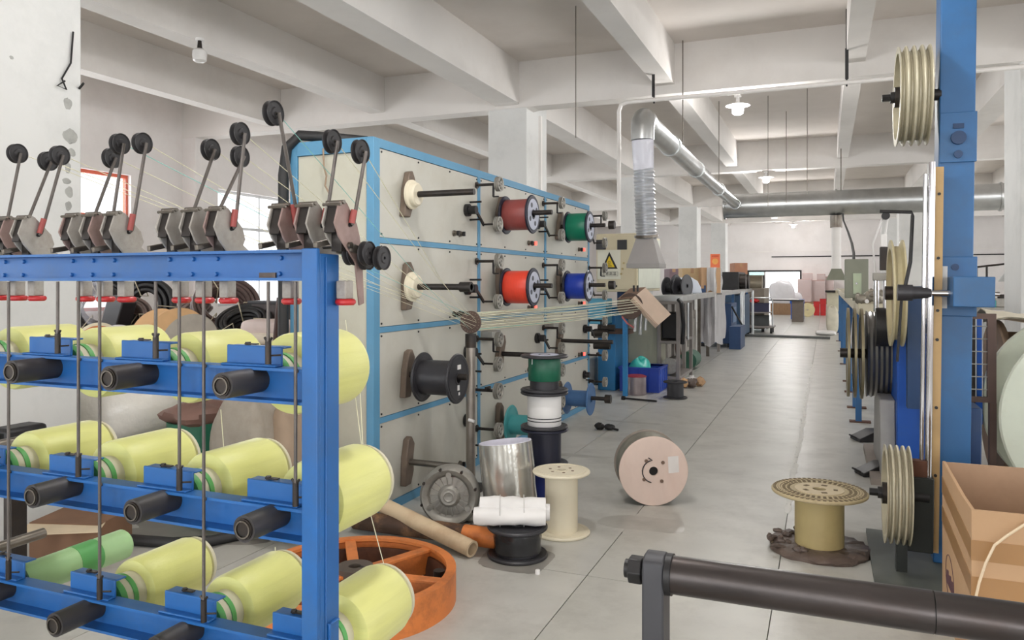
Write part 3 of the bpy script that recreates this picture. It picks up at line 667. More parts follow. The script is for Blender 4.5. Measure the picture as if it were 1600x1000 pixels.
# ---------------------------------------------------------------- reels of every kind
RM = {}
def ring_lathe(r0, r1, z0, z1, lip=0.006, n=40):
    return MB().lathe([(r0, z0), (r1-lip, z0), (r1, z0+lip), (r1, z1-lip), (r1-lip, z1), (r0, z1)], n=n)
def reel(label, loc, R, rb, h, ft, mf, mbarrel=None, wound=None, rw=None, mw=None, bore=0.03, rot=None, group=None, inset=None, name='reel', cat='reel', wz=(0.0, 1.0)):
    """reel along local z from 0 to h: two flanges, barrel, hub, optional winding"""
    t = thing(name, label, cat, loc, group, rot)
    key = (R, rb, h, ft, mf.name, mbarrel.name if mbarrel else '', bore)
    mb_ = mbarrel or mf
    if key not in RM:
        f1 = ring_lathe(bore, R, 0, ft)
        f1.ring((0, 0, ft*0.5), (0, 0, 1), R*0.82, R*0.86, ft*1.25, 40)
        f2 = ring_lathe(bore, R, h-ft, h)
        f2.ring((0, 0, h-ft*0.5), (0, 0, 1), R*0.82, R*0.86, ft*1.25, 40)
        RM[key] = (f1.mesh('flange', mf), f2.mesh('flange', mf), MB().lathe([(bore+0.006, ft*0.5), (rb, ft*0.5), (rb, h-ft*0.5), (bore+0.006, h-ft*0.5)], n=36).mesh('barrel', mb_),
                   MB().lathe([(bore, h-0.004), (bore+0.012, h-0.004), (bore+0.012, h+0.003), (bore, h+0.002)], n=20).mesh('bore_rim', mf))
    a, b, c, d_ = RM[key]
    lpart('flange', a, None, t); lpart('flange', b, None, t); lpart('barrel', c, None, t); lpart('bore_rim', d_, None, t)
    if wound:
        z0, z1 = ft+(h-2*ft)*wz[0], ft+(h-2*ft)*wz[1]
        w = MB().lathe([(rb, z0+0.001), (rw-0.003, z0+0.001), (rw, z0+0.005), (rw, z1-0.005), (rw-0.003, z1-0.001), (rb, z1-0.001)], n=40)
        lpart('winding', w, mw, t, label=wound)
    if inset:
        lpart('flange_plate', MB().lathe([(bore+0.013, h), (R*0.8, h), (R*0.8, h+0.002), (bore+0.013, h+0.002)], n=36), inset, t, label='pale centre of the flange')
        for q in range(4):
            a_ = q*pi/2+0.5; lpart('flange_hole', MB().cyl((R*0.52*math.cos(a_), R*0.52*math.sin(a_), h), (R*0.52*math.cos(a_), R*0.52*math.sin(a_), h+0.0035), R*0.13, n=14), NAVY, t)
    return t
ROTX = (0, pi/2, 0)                              # reel axis to +x
# ---------------------------------------------------------------- the payoff cabinet
CX, CY0, CY1, CZ, CD = -2.638, 4.14, 8.90, 2.41, 0.64
BAY = [4.14, 5.73, 7.34, 8.90]
ROWZ = [0.10, 0.61, 1.19, 1.765, 2.36]
cab = thing('payoff_cabinet', 'long beige cabinet with light blue trim and rows of reel spindles', 'cabinet', ((2*CX-CD)/2, (CY0+CY1)/2, 0))
XB = CX-CD
fm = MB()
part('body', MB().bb((XB+0.03, CY0+0.03, 0.04), (CX-0.03, CY1-0.03, CZ-0.03)), SIDEPANEL, cab)
w = 0.05
for y, ww in ((CY0, 0.075), (CY1-0.05, 0.05)):
    part('corner_post', MB().bb((CX-0.05, y, 0), (CX+0.004, y+ww, CZ)), FRAMEBLUE, cab, bevel=0.003)
    part('corner_post', MB().bb((XB, y, 0), (XB+0.055, y+0.05, CZ)), FRAMEBLUE, cab, bevel=0.003)
for a, b, z0, z1 in ((CX-0.05, CX+0.003, CZ-0.055, CZ), (CX-0.05, CX+0.003, 0, 0.06), (XB, XB+0.05, CZ-0.06, CZ), (XB, XB+0.05, 0, 0.06)):
    part('long_rail', MB().bb((a, CY0+0.05, z0), (b, CY1-0.05, z1)), FRAMEBLUE, cab)
for y in (CY0, CY1-0.04):
    for z0, z1 in ((CZ-0.085, CZ), (0, 0.08)):
        part('cross_rail', MB().bb((XB+0.05, y, z0), (CX-0.05, y+0.04, z1)), FRAMEBLUE, cab)
part('end_panel', MB().bb((XB+0.06, CY0+0.012, 0.085), (CX-0.055, CY0+0.026, CZ-0.09)), SIDEPANEL, cab)
part('top_sheet', MB().bb((XB, CY0, CZ), (CX, CY1, CZ+0.004)), FRAMEBLUE, cab)
for y in BAY[1:-1]:
    part('bay_post', MB().bb((CX-0.05, y-0.022, 0.06), (CX+0.004, y+0.022, CZ-0.055)), FRAMEBLUE, cab)
scr = MB()
for i in range(3):
    for z in ROWZ[1:-1]:
        part('row_strip', MB().bb((CX-0.03, BAY[i]+(0.075 if i == 0 else 0.022), z-0.018), (CX+0.002, BAY[i+1]-0.022, z+0.018)), FRAMEBLUE, cab)
    for j in range(4):
        y0, y1 = BAY[i]+(0.078 if i == 0 else 0.024), BAY[i+1]-(0.024 if i < 2 else 0.052)
        z0, z1 = ROWZ[j]+(0.02 if j else -0.038), ROWZ[j+1]-(0.02 if j < 3 else 0.008)
        part('panel', MB().bb((CX-0.03, y0, z0), (CX-0.002, y1, z1)), PANEL, cab, bevel=0.002)
        for q in range(4):
            for zz in (z0+0.02, z1-0.02):
                yy = y0+0.02+(y1-y0-0.04)*q/3
                scr.cyl((CX-0.003, yy, zz), (CX+0.004, yy, zz), 0.007, n=6)
o = part('screws', scr, BLACKIRON, cab); o['kind'] = 'stuff'
part('cable_hose', MB().tube([(XB-0.03, CY0-0.03, 0.9), (XB-0.03, CY0-0.03, 2.2), (XB-0.01, CY0-0.02, 2.38), (XB+0.08, CY0+0.0, 2.46), (XB+0.25, CY0+0.1, 2.45), (XB+0.4, CY0+0.3, 2.45)], 0.035, 12), RUBBER, cab, label='thick black hose at the back edge')
part('rope', MB().tube([onY(505, 232, CY0-0.01)+V((0, 0, 0)), onY(506, 260, CY0-0.015), onY(510, 275, CY0-0.012), onY(508, 290, CY0-0.015), onY(516, 305, CY0-0.012)], 0.006, 6), mat('frayed_rope', (150, 130, 110), 0.9), cab, label='frayed brown cord')
# unit hardware: mount, shaft, upper pulley, dancer arm with pulley, studs, two switches
PLY = MB().lathe([(0.008, -0.02), (0.05, -0.02), (0.06, -0.018), (0.06, -0.013), (0.052, -0.008), (0.06, -0.003), (0.06, 0.003), (0.052, 0.008), (0.06, 0.013), (0.06, 0.02), (0.05, 0.02), (0.046, 0.012), (0.02, 0.012), (0.018, 0.02), (0.008, 0.02)], ax=(1, 0, 0), n=26).mesh('guide_wheel', CASTALU)
SPK2 = MB()
for q in range(5):
    a = 2*pi*q/5; SPK2.cyl((0.013, 0.033*math.cos(a), 0.033*math.sin(a)), (0.0135, 0.033*math.cos(a), 0.033*math.sin(a)), 0.0085, n=10)
SPK2 = SPK2.mesh('wheel_hole', DUCTDARK)
def wheel(p, parent, sc=1.0):
    o = lpart('guide_wheel', PLY, None, parent, loc=V(p)-wloc(parent)); o.scale = (sc,)*3
    o2 = lpart('wheel_openings', SPK2, None, o); return o
def mount(y, z, white):
    tilt = 0.25*math.sin(y*7.3+z*5.1)-0.1
    m = part('spindle_mount', MB().prism([(-0.045, -0.16), (0.03, -0.15), (0.06, -0.06), (0.045, 0.02), (0.055, 0.12), (0.01, 0.17), (-0.03, 0.15), (-0.05, 0.03)], (CX-0.001, y, z), (0, math.cos(tilt), math.sin(tilt)), (0, -math.sin(tilt), math.cos(tilt)), (0.045, 0, 0)), mat('mount_brown', (118, 104, 92), 0.6, 0.3, var=0.2, scale=12, dirt=(80, 64, 54), dirt_amt=0.5), cab, bevel=0.006)
    if white:
        part('friction_disc', MB().lathe([(0.02, 0.046), (0.09, 0.046), (0.1, 0.052), (0.1, 0.066), (0.084, 0.074), (0.08, 0.098), (0.068, 0.108), (0.02, 0.108)], (CX, y, z), (1, 0, 0), 28), IVORY, m, label='ivory friction disc')
    return m
def shaft(y, z, L, m, r=0.021):
    part('spindle_shaft', MB().cyl((CX+0.04, y, z), (CX+L, y, z), r, n=14), STEEL if L < 0.45 else DARKSTEEL, m)
ALL = {}
for i in range(3):
    for j in range(4):
        zc_ = [2.085, 1.465, 0.875, 0.285][j]
        y0 = BAY[i]
        m = mount(y0+0.39, zc_, i == 0 and j < 2)
        shaft(y0+0.39, zc_, [[0.52, 0.50, 0.47, 0.42], [0.50, 0.50, 0.56, 0.42], [0.52, 0.52, 0.6, 0.52]][i][j], m)
        if j == 1 and i == 0: part('shaft_collar', MB().cyl((CX+0.42, y0+0.39, zc_), (CX+0.5, y0+0.39, zc_), 0.034, n=14), DARKSTEEL, m)
        ALL[(i, j)] = (y0+0.39, zc_, m)
        up = 0.2 if j < 2 else (0.16 if j == 2 else 0.02)
        ya, za = y0+1.54, zc_+up
        a = part('guide_arm', MB().cyl((CX, ya, za), (CX+0.012, ya, za), 0.028, n=12).cyl((CX, ya, za), (CX+0.18, ya, za), 0.012, n=10), DARKSTEEL, cab)
        wheel((CX+0.20, ya, za), a)
        if j < 3: part('crank', MB().bb((CX+0.145, ya-0.006, za-0.1), (CX+0.16, ya+0.006, za)).cyl((CX+0.15, ya, za-0.1), (CX+0.2, ya, za-0.1), 0.006, n=8), BLACKIRON, a)
        if j < 3:
            yk, zk = y0+1.35, zc_-(0.02 if j < 2 else -0.07)
            yt, zt = y0+1.50, zk-0.105
            d_ = part('dancer_arm', MB().prism([(0, 0.014), (yt-yk, zt-zk+0.014), (yt-yk, zt-zk-0.014), (0, -0.014)], (CX+0.075, yk, zk), (0, 1, 0), (0, 0, 1), (0.014, 0, 0)), DARKSTEEL, cab)
            part('dancer_hub', MB().cyl((CX, yk, zk), (CX+0.03, yk, zk), 0.05, n=18).cyl((CX+0.03, yk, zk), (CX+0.09, yk, zk), 0.034, n=16), BLACKIRON, d_)
            part('dancer_pin', MB().cyl((CX+0.08, yt, zt), (CX+0.2, yt, zt), 0.008, n=8), DARKSTEEL, d_)
            wheel((CX+0.21, yt, zt), d_)
        if j == 2:
            yk, zk = y0+1.3, zc_-0.25
            d_ = part('guide_arm', MB().cyl((CX, yk+0.2, zk), (CX+0.19, yk+0.2, zk), 0.012, n=10).bb((CX+0.12, yk+0.14, zk+0.01), (CX+0.14, yk+0.22, zk+0.035)), DARKSTEEL, cab)
            wheel((CX+0.21, yk+0.2, zk), d_, 1.1)
        if j == 3:
            part('dancer_hub', MB().cyl((CX, y0+1.34, zc_+0.12), (CX+0.02, y0+1.34, zc_+0.12), 0.05, n=18).cyl((CX+0.02, y0+1.34, zc_+0.12), (CX+0.07, y0+1.34, zc_+0.12), 0.034, n=14), BLACKIRON, cab)
        for dz in (0.05, -0.09):
            part('stop_stud', MB().cyl((CX, y0+1.42, zc_+dz), (CX+0.1, y0+1.42, zc_+dz), 0.008, n=8), BLACKIRON, cab)
        for q in range(2):
            ys_ = y0+1.13+0.1*q; zs_ = zc_-0.215 if j < 3 else zc_-0.2
            s_ = part('switch', MB().cyl((CX, ys_, zs_), (CX+0.012, ys_, zs_), 0.024, n=14).cyl((CX+0.012, ys_, zs_), (CX+0.03, ys_, zs_), 0.018, n=12), STEEL, cab)
            lit = (q == 1 and i > 0 and j < 3)
            part('switch_knob', MB().bb((CX+0.03, ys_-0.006, zs_-0.018), (CX+0.05, ys_+0.006, zs_+0.018)), mat('red_lit_lens', (255, 90, 80), 0.3, var=0, emit=(255, 70, 60), estr=3.0) if lit else (REDPLASTIC if q and i == 2 else BLACKIRON), s_, label='red lit switch lens' if lit else None)
# box units in the lower rows of the first bay edge
for u, v in ((752, 525), (850, 508)):
    p = onX(u, v, CX)
    part('motor_box', MB().bb((CX, p.y, p.z-0.04), (CX+0.1, p.y+0.18, p.z+0.04)), CASTALU, cab, bevel=0.004)
# reels on the spindles
RW = 0.25
REDBROWN = mat('cable_red_brown', (146, 72, 68), 0.4, var=0.08, stretch=(1, 1, 30), scale=6, bump=0.15, bscale=20)
REDORANGE = mat('cable_red_orange', (240, 76, 54), 0.4, var=0.06, stretch=(1, 1, 30), scale=6)
CGREEN = mat('cable_green', (12, 122, 92), 0.38, var=0.08, stretch=(1, 1, 30), scale=6)
CBLUE = mat('cable_blue', (34, 64, 176), 0.38, var=0.08, stretch=(1, 1, 30), scale=6)
INSETW = mat('reel_inset', (186, 190, 206), 0.5, var=0.1)
def onspindle(ij, dx, **k):
    y, z, m = ALL[ij]
    return (CX+dx, y, z-0.012)
reel('black empty reel on the lower left spindle of the cabinet, beside the pole', onspindle((0, 2), 0.135), 0.165, 0.115, 0.27, 0.018, BLACKPLASTIC, rot=ROTX, group='reels on the payoff cabinet')
lb = bpy.data.objects['reel']
for a, b, c, d_ in ((0.075, -0.02, 0.03, 0.05), (-0.06, -0.03, 0.035, 0.03), (-0.1, -0.02, 0.02, 0.02)):
    lpart('paper_label', MB().bb((-a-c/2, b-d_/2+0.03, 0.27), (-a+c/2, b+d_/2+0.03, 0.2715)), WHITE, lb, label='small white sticker')
reel('reel of dark red-brown cable on the upper cabinet spindle', onspindle((1, 0), 0.07), 0.165, 0.08, 0.26, 0.018, NAVY, wound='dark red-brown cable', rw=0.132, mw=REDBROWN, rot=ROTX, inset=INSETW, group='reels on the payoff cabinet')
reel('reel of bright red-orange cable on the cabinet', onspindle((1, 1), 0.08), 0.165, 0.08, 0.26, 0.018, NAVY, wound='bright red-orange cable', rw=0.14, mw=REDORANGE, rot=ROTX, inset=INSETW, group='reels on the payoff cabinet')
reel('reel of green cable on the upper right cabinet spindle', onspindle((2, 0), 0.11), 0.165, 0.08, 0.25, 0.018, NAVY, wound='green cable', rw=0.145, mw=CGREEN, rot=ROTX, inset=INSETW, group='reels on the payoff cabinet')
reel('reel of deep blue cable on the cabinet below the green reel', onspindle((2, 1), 0.10), 0.165, 0.08, 0.25, 0.018, NAVY, wound='deep blue cable', rw=0.135, mw=CBLUE, rot=ROTX, inset=INSETW, group='reels on the payoff cabinet')
reel('empty turquoise reel low on the cabinet, behind the reel stack', onspindle((1, 3), 0.12), 0.165, 0.085, 0.26, 0.014, TEAL, rot=ROTX, group='reels on the payoff cabinet')
reel('empty dusty blue reel low on the far end of the cabinet', onspindle((2, 3), 0.10), 0.17, 0.085, 0.27, 0.014, REELBLUE, rot=ROTX, group='reels on the payoff cabinet')
for ij, L in (((2, 3), 0.52), ((2, 0), 0.56), ((2, 1), 0.56)):
    y, z, m = ALL[ij]
    part('shaft_collar', MB().cyl((CX+L, y, z), (CX+L+0.06, y, z), 0.045, n=14), DARKSTEEL, m)
# ---------------------------------------------------------------- guide-disc stand in front of the cabinet
gp = V((-2.395, 5.06, 0))
gs = thing('guide_disc_stand', 'grey steel pole with round brown perforated disc before the cabinet', 'stand', gp)
part('pole', MB().cyl(gp+V((0, 0, 0.01)), gp+V((0, 0, 1.02)), 0.034, n=18), mat('pole_steel', (158, 150, 142), 0.35, 0.8, var=0.15, scale=8, dirt=(110, 96, 84), dirt_amt=0.6), gs)
part('pole_socket', MB().cyl(gp+V((0, 0, 1.02)), gp+V((0, 0, 1.12)), 0.04, n=18), DARKSTEEL, gs)
part('base_plate', MB().bb(gp+V((-0.12, -0.12, 0)), gp+V((0.12, 0.12, 0.012))), DARKSTEEL, gs)
GD = gp+V((0, 0, 1.205))
part('guide_disc', MB().cyl(GD+V((0, -0.008, 0)), GD+V((0, 0.008, 0)), 0.083, n=34), mat('brown_laminate', (92, 74, 66), 0.55, var=0.15), gs, bevel=0.002)
hm = MB()
for r_, n_ in ((0.025, 8), (0.048, 14), (0.069, 20)):
    for q in range(n_): hm.cyl(GD+V((r_*math.cos(2*pi*q/n_), -0.0095, r_*math.sin(2*pi*q/n_))), GD+V((r_*math.cos(2*pi*q/n_), -0.008, r_*math.sin(2*pi*q/n_))), 0.003, n=6)
part('eyelets', hm, mat('eyelet', (150, 130, 118), 0.4), gs)['kind'] = 'stuff'
part('cross_tube', MB().cyl(gp+V((-0.12, 0, 0.875)), gp+V((0.0, 0, 0.875)), 0.02, n=12), STEEL, gs)
part('white_clip', MB().cyl(gp+V((-0.0, -0.036, 0.50)), gp+V((0.045, -0.036, 0.49)), 0.012, n=10), WHITE, gs)
# ---------------------------------------------------------------- stack of reels
sx, sy = -1.80, 4.99
hz = 0.0
for lab, R, rb, h, mf, wl, rw, mw, wz in [
    ('dark blue empty reel at the bottom of the reel stack', 0.165, 0.115, 0.24, mat('reel_dark_blue', (34, 46, 110), 0.4, var=0.08), None, 0, None, (0, 1)),
    ('black empty reel, second from the bottom of the stack', 0.165, 0.115, 0.25, NAVY, None, 0, None, (0, 1)),
    ('reel of white cable in the stack, below the green one', 0.165, 0.1, 0.25, BLACKPLASTIC, 'white cable', 0.117, WHITE, (0, 1)),
    ('reel of dark green cable on top of the stack', 0.165, 0.1, 0.25, BLACKPLASTIC, 'dark green cable above black', 0.112, mat('cable_dark_green', (18, 92, 68), 0.4, var=0.08), (0.26, 1))]:
    r = reel(lab, (sx, sy, hz), R, rb, h, 0.018, mf, wound=wl, rw=rw, mw=mw, group='reels stacked on the floor', wz=wz)
    if wl == 'white cable':
        for z in (0.075, 0.055): lpart('black_line', MB().ring((0, 0, z), (0, 0, 1), 0.1165, 0.1185, 0.006, 36), BLACKIRON, r)
    if 'green' in lab:
        lpart('paper_label', MB().bb((-0.055, -0.1, 0.19), (-0.03, -0.094, 0.225)), WHITE, r)
        lpart('core_disc', MB().cyl((0, 0, 0.2495), (0, 0, 0.2515), 0.1, n=30), INSETW, r)
    hz += h+0.002
# ---------------------------------------------------------------- ivory plastic reel
t = reel('ivory plastic reel standing on the floor beside the reel stack', (-1.465, 4.36, 0), 0.172, 0.098, 0.375, 0.018, IVORY, bore=0.028)
for q in range(6):
    a = q*pi/3
    lpart('flange_hole', MB().cyl((0.07*math.cos(a), 0.07*math.sin(a), 0.375), (0.07*math.cos(a), 0.07*math.sin(a), 0.3765), 0.009, n=10), mat('dark_tan', (120, 96, 76), 0.7), t)
# ---------------------------------------------------------------- black reel with wrapped bundle on top
b = reel('black plastic reel wrapped in film under the white bundle', (-1.565, 3.905, 0), 0.166, 0.122, 0.17, 0.02, BLACKPLASTIC)
lpart('film_wrap', MB().lathe([(0.123, 0.03), (0.131, 0.035), (0.127, 0.07), (0.134, 0.11), (0.128, 0.148), (0.123, 0.148)], n=30), film('black_film', (44, 44, 46), 0.25, 0.12), b)
t = thing('wrapped_bundle', 'white foam bundle lying on the black reel', 'bundle', (-1.59, 3.9, 0.172))
def roll(cx, cy, cz, L, r, ang, n=22, seed=0, flat=0.9):
    rnd = random.Random(seed); m = MB(); k = 14; ca, sa = math.cos(ang), math.sin(ang); vs = []; fs = []
    for i in range(k+1):
        u = -L/2+L*i/k; rr = r*(1-0.1*(abs(2*u/L))**6)*(1+0.04*math.sin(i*1.7+seed)+(-0.07 if i in (5, 9) else 0))
        for q in range(n):
            a = 2*pi*q/n; w_ = rr*(1+0.05*math.sin(3*a+i*0.5+seed))
            vs.append((cx+u*ca-w_*math.cos(a)*sa, cy+u*sa+w_*math.cos(a)*ca, cz+w_*math.sin(a)*flat))
    for i in range(k):
        for q in range(n): fs.append((i*n+q, i*n+(q+1) % n, (i+1)*n+(q+1) % n, (i+1)*n+q))
    fs += [tuple(range(n-1, -1, -1)), tuple(range(k*n, (k+1)*n))]
    return m.add(vs, fs)
FOAM = mat('white_foam', (232, 230, 228), 0.75, var=0.03, bump=0.2, bscale=18)
for i, (dy, dz, L) in enumerate(((-0.045, 0.055, 0.39), (0.045, 0.055, 0.375), (0.0, 0.098, 0.36))):
    lpart('roll', roll(0, dy, dz, L, 0.055, YAW-0.05, seed=i), FOAM, t)
for u in (-0.07, 0.06):
    lpart('string', MB().torus((u*math.cos(YAW), u*math.sin(YAW), 0.07), (math.cos(YAW), math.sin(YAW), 0), 0.085, 0.0025, 24, 5), mat('grey_string', (196, 194, 190), 0.8), t)
# ---------------------------------------------------------------- plywood cable reel lying on its rim
wp = onZ(1021, 790, 0); R = 0.232; axd = V((SN, -CS, 0))        # face towards the camera
t = thing('plywood_reel', 'plywood cable reel standing on its rim in the middle of the aisle', 'reel', (wp.x, wp.y, 0))
c0 = V((0, 0, R))
def disc(o, d, r, th, m, name, bore=0.03):
    x = MB().lathe([(bore, -th/2), (r-0.003, -th/2), (r, -th/2+0.003), (r, th/2-0.003), (r-0.003, th/2), (bore, th/2)], o, d, 48); lpart(name, x, m, t)
GREYW = mat('grey_wire', (150, 148, 138), 0.3, 0.6, var=0.15, stretch=(1, 1, 1), scale=12)
disc(c0, axd, R, 0.014, WOOD, 'flange')
disc(c0-axd*0.24, axd, R, 0.014, mat('plywood_grey', (150, 140, 130), 0.65, var=0.1), 'flange')
lpart('winding', MB().lathe([(0.08, 0.01), (R-0.018, 0.01), (R-0.018, 0.23), (0.08, 0.23)], c0, -axd, 44), GREYW, t, label='grey wire wound on the reel')
wl = MB()
for i in range(18): wl.torus(c0-axd*(0.018+0.012*i), axd, R-0.018, 0.007, 44, 6)
lpart('wire_turns', wl, GREYW, t)['kind'] = 'stuff'
lpart('hub_hole', MB().cyl(c0-axd*0.01, c0-axd*0.2, 0.03, n=20), DUCTDARK, t)
rx, ry = V((CS, SN, 0)), V((0, 0, 1))
for a in (0.75, 2.2, 3.3+0.55, 5.4):
    p = c0+axd*0.007+(rx*math.cos(a)+ry*math.sin(a))*0.085
    lpart('bolt', MB().cyl(p, p+axd*0.005, 0.012, n=10), mat('bolt_brown', (120, 98, 84), 0.5, 0.4), t)
p = c0+axd*0.0075+rx*0.135+ry*0.045
lpart('paper_label', MB().prism([(-0.035, -0.058), (0.035, -0.052), (0.03, 0.058), (-0.04, 0.052)], p, rx, ry, axd*0.0008), mat('label_paper', (224, 218, 214), 0.7), t, label='white paper label')
pts = [c0+axd*0.009+(rx*math.cos(a)+ry*math.sin(a))*0.07*(1+0.1*a/4) for a in [4.5-0.28*i for i in range(11)]]
pts.append(c0+axd*0.01+rx*-0.035+ry*0.09)
lpart('wire_end', MB().tube([p+rx*0.0 for p in pts], 0.004, 6), BLACKIRON, t, label='loose dark wire end')
# ---------------------------------------------------------------- yellowed reel with sludge round its foot
t = reel('yellowed plastic reel standing in brown sludge at the right of the aisle', (-0.036, 4.64, 0), 0.255, 0.13, 0.335, 0.02, DIRTYIVORY, mbarrel=OLDIVORY, bore=0.035)
for ch in list(t.children):
    pass
lat = MB()
for rr_, n_ in ((0.238, 52), (0.213, 46), (0.188, 40), (0.163, 36)):
    for q in range(n_):
        a = 2*pi*q/n_; ca, sa = math.cos(a), math.sin(a)
        lat.box((rr_*ca, rr_*sa, 0.336), (0.016, 2*pi*rr_/n_*0.55, 0.002), Matrix.Rotation(a, 3, 'Z'))
lpart('lattice_openings', lat, mat('lattice_dark', (112, 98, 76), 0.8), t)['kind'] = 'stuff'
lpart('hub_disc', MB().lathe([(0.036, 0.335), (0.13, 0.335), (0.13, 0.338), (0.036, 0.338)], n=36), mat('hub_pale', (206, 190, 158), 0.6), t)
for q in range(5):
    a = q*2*pi/5; lpart('hub_slot', MB().box((0.085*math.cos(a), 0.085*math.sin(a), 0.3385), (0.022, 0.03, 0.002), Matrix.Rotation(a, 3, 'Z')), mat('lattice_dark', (112, 98, 76), 0.8), t)
sl_ = MB(); rnd = random.Random(3); n = 60
vs = [(0, 0, 0.03)]; fs = []
for k_, (rr_, zz) in enumerate(((0.14, 0.034), (0.2, 0.036), (0.25, 0.032), (0.272, 0.014), (0.268, 0.0))):
    for q in range(n):
        a = 2*pi*q/n; e = 1+0.03*math.sin(5*a+1)+0.02*math.sin(11*a)+rnd.uniform(-0.025, 0.025)*(k_ > 1)
        vs.append((rr_*e*math.cos(a), rr_*e*math.sin(a), zz+rnd.uniform(-0.007, 0.009)*(0 < k_ < 4)))
fs += [(0, 1+q, 1+(q+1) % n) for q in range(n)]
for k_ in range(4):
    for q in range(n): fs.append((1+k_*n+q, 1+(k_+1)*n+q, 1+(k_+1)*n+(q+1) % n, 1+k_*n+(q+1) % n))
lpart('sludge', sl_.add(vs, fs), MUD, t, label='hardened brown sludge round the foot')
lm = MB()
for q in range(26):
    a = rnd.uniform(1.2, 4.4); rr_ = rnd.uniform(0.17, 0.27)
    lm.blob((rr_*math.cos(a), rr_*math.sin(a), 0.04), (rnd.uniform(0.03, 0.08), rnd.uniform(0.03, 0.07), rnd.uniform(0.015, 0.035)), q, 0.25, 8, 6)
lpart('sludge_lumps', lm, MUD, t)['kind'] = 'stuff'
# ---------------------------------------------------------------- ring blower, bucket-like sheet roll
bp = onZ(702, 822, 0); C0 = V((0, 0, 0.185)); bd = V((0.30, -0.95, 0)).normalized(); bx_ = V((-bd.y, bd.x, 0))
t = thing('ring_blower', 'grey cast aluminium ring blower on the floor against the cabinet', 'blower', (bp.x, bp.y, 0))
lpart('housing', MB().lathe([(0.125, 0.0), (0.14, 0.025), (0.165, 0.035), (0.182, 0.01), (0.186, -0.05), (0.17, -0.12), (0.12, -0.15), (0.02, -0.155), (0.02, -0.02), (0.12, -0.02)], C0, bd, 44), CASTALU, t)
lpart('cover', MB().lathe([(0.0, 0.02), (0.05, 0.024), (0.062, 0.012), (0.07, 0.0), (0.12, -0.004), (0.126, 0.004), (0.126, -0.02), (0.0, -0.02)], C0, bd, 40, closed=False), CASTALU, t)
for q in range(18):
    a = 2*pi*q/18; e = bx_*math.cos(a)+V((0, 0, 1))*math.sin(a); f_ = -bx_*math.sin(a)+V((0, 0, 1))*math.cos(a)
    lpart('cooling_rib', MB().prism([(0.068, -0.004), (0.122, -0.004), (0.122, 0.004), (0.068, 0.004)], C0+bd*-0.006, e, f_, bd*0.014), CASTALU, t)
for q in range(3):
    a = pi/2+2*pi*q/3; e = bx_*math.cos(a)+V((0, 0, 1))*math.sin(a)
    lpart('lug', MB().cyl(C0+e*0.135+bd*-0.01, C0+e*0.135+bd*0.035, 0.017, n=12), CASTALU, t)
for q in range(8):
    a = 0.3+2*pi*q/8; e = bx_*math.cos(a)+V((0, 0, 1))*math.sin(a)
    lpart('flange_bolt', MB().cyl(C0+e*0.172+bd*0.0, C0+e*0.172+bd*0.04, 0.009, n=8), DARKSTEEL, t)
lpart('hub_ring', MB().torus(C0+bd*0.02, bd, 0.03, 0.008, 24, 6), CASTALU, t)
lpart('motor', MB().cyl(C0-bd*0.15, C0-bd*0.30, 0.1, n=28), CASTALU, t)
lpart('outlet_pipe', MB().tube([C0+bx_*0.1-bd*0.05+V((0, 0, -0.13)), C0+bx_*0.2-bd*0.02+V((0, 0, -0.135)), C0+bx_*0.27-bd*0.0+V((0, 0, -0.1))], 0.038, 16), CASTALU, t)
lpart('foot', MB().box(C0+V((0, 0, -0.175))-bd*0.05, (0.26, 0.12, 0.02), Matrix.Rotation(math.atan2(bx_.y, bx_.x), 3, 'Z')), CASTALU, t)
p = onT(672, 748, 4.75)
single('red_tube', MB().tube([p, p+V((0.06, 0.03, 0.03)), p+V((0.16, 0.05, 0.035))], 0.03, 14), mat('dark_red_rubber', (134, 44, 52), 0.5), 'dark red tube end behind the ring blower', 'tube', base=(p.x, p.y, 0.15))
q0 = onZ(800, 818, 0); q0 = V((q0.x, q0.y, 0)); tl = V((-0.12, 0.05, 1)).normalized()
t = thing('sheet_roll', 'tilted white roll wrapped in clear shiny film behind the bundle', 'roll', q0)
rb0 = V((0, 0, 0.035)); L = 0.47
lpart('roll_wall', MB().lathe([(0.158, 0.0), (0.164, 0.0), (0.164, L), (0.158, L)], rb0, tl, 40), mat('roll_inside', (226, 224, 236), 0.5, var=0.02), t)
lpart('inner_core', MB().lathe([(0.0, 0.02), (0.157, 0.02), (0.157, 0.03), (0, 0.03)], rb0, tl, 32, closed=False), mat('roll_inside', (226, 224, 236), 0.5), t)
wrap = MB().lathe([(0.167, 0.0), (0.17, 0.1), (0.166, 0.2), (0.171, 0.3), (0.168, L-0.004), (0.1655, L-0.004), (0.1655, 0)], rb0, tl, 40)
lpart('film_wrap', wrap, mat('silver_wrap', (196, 195, 188), 0.16, 0.65, var=0.12, scale=7, bump=0.35, bscale=9), t, label='clear shiny plastic film')
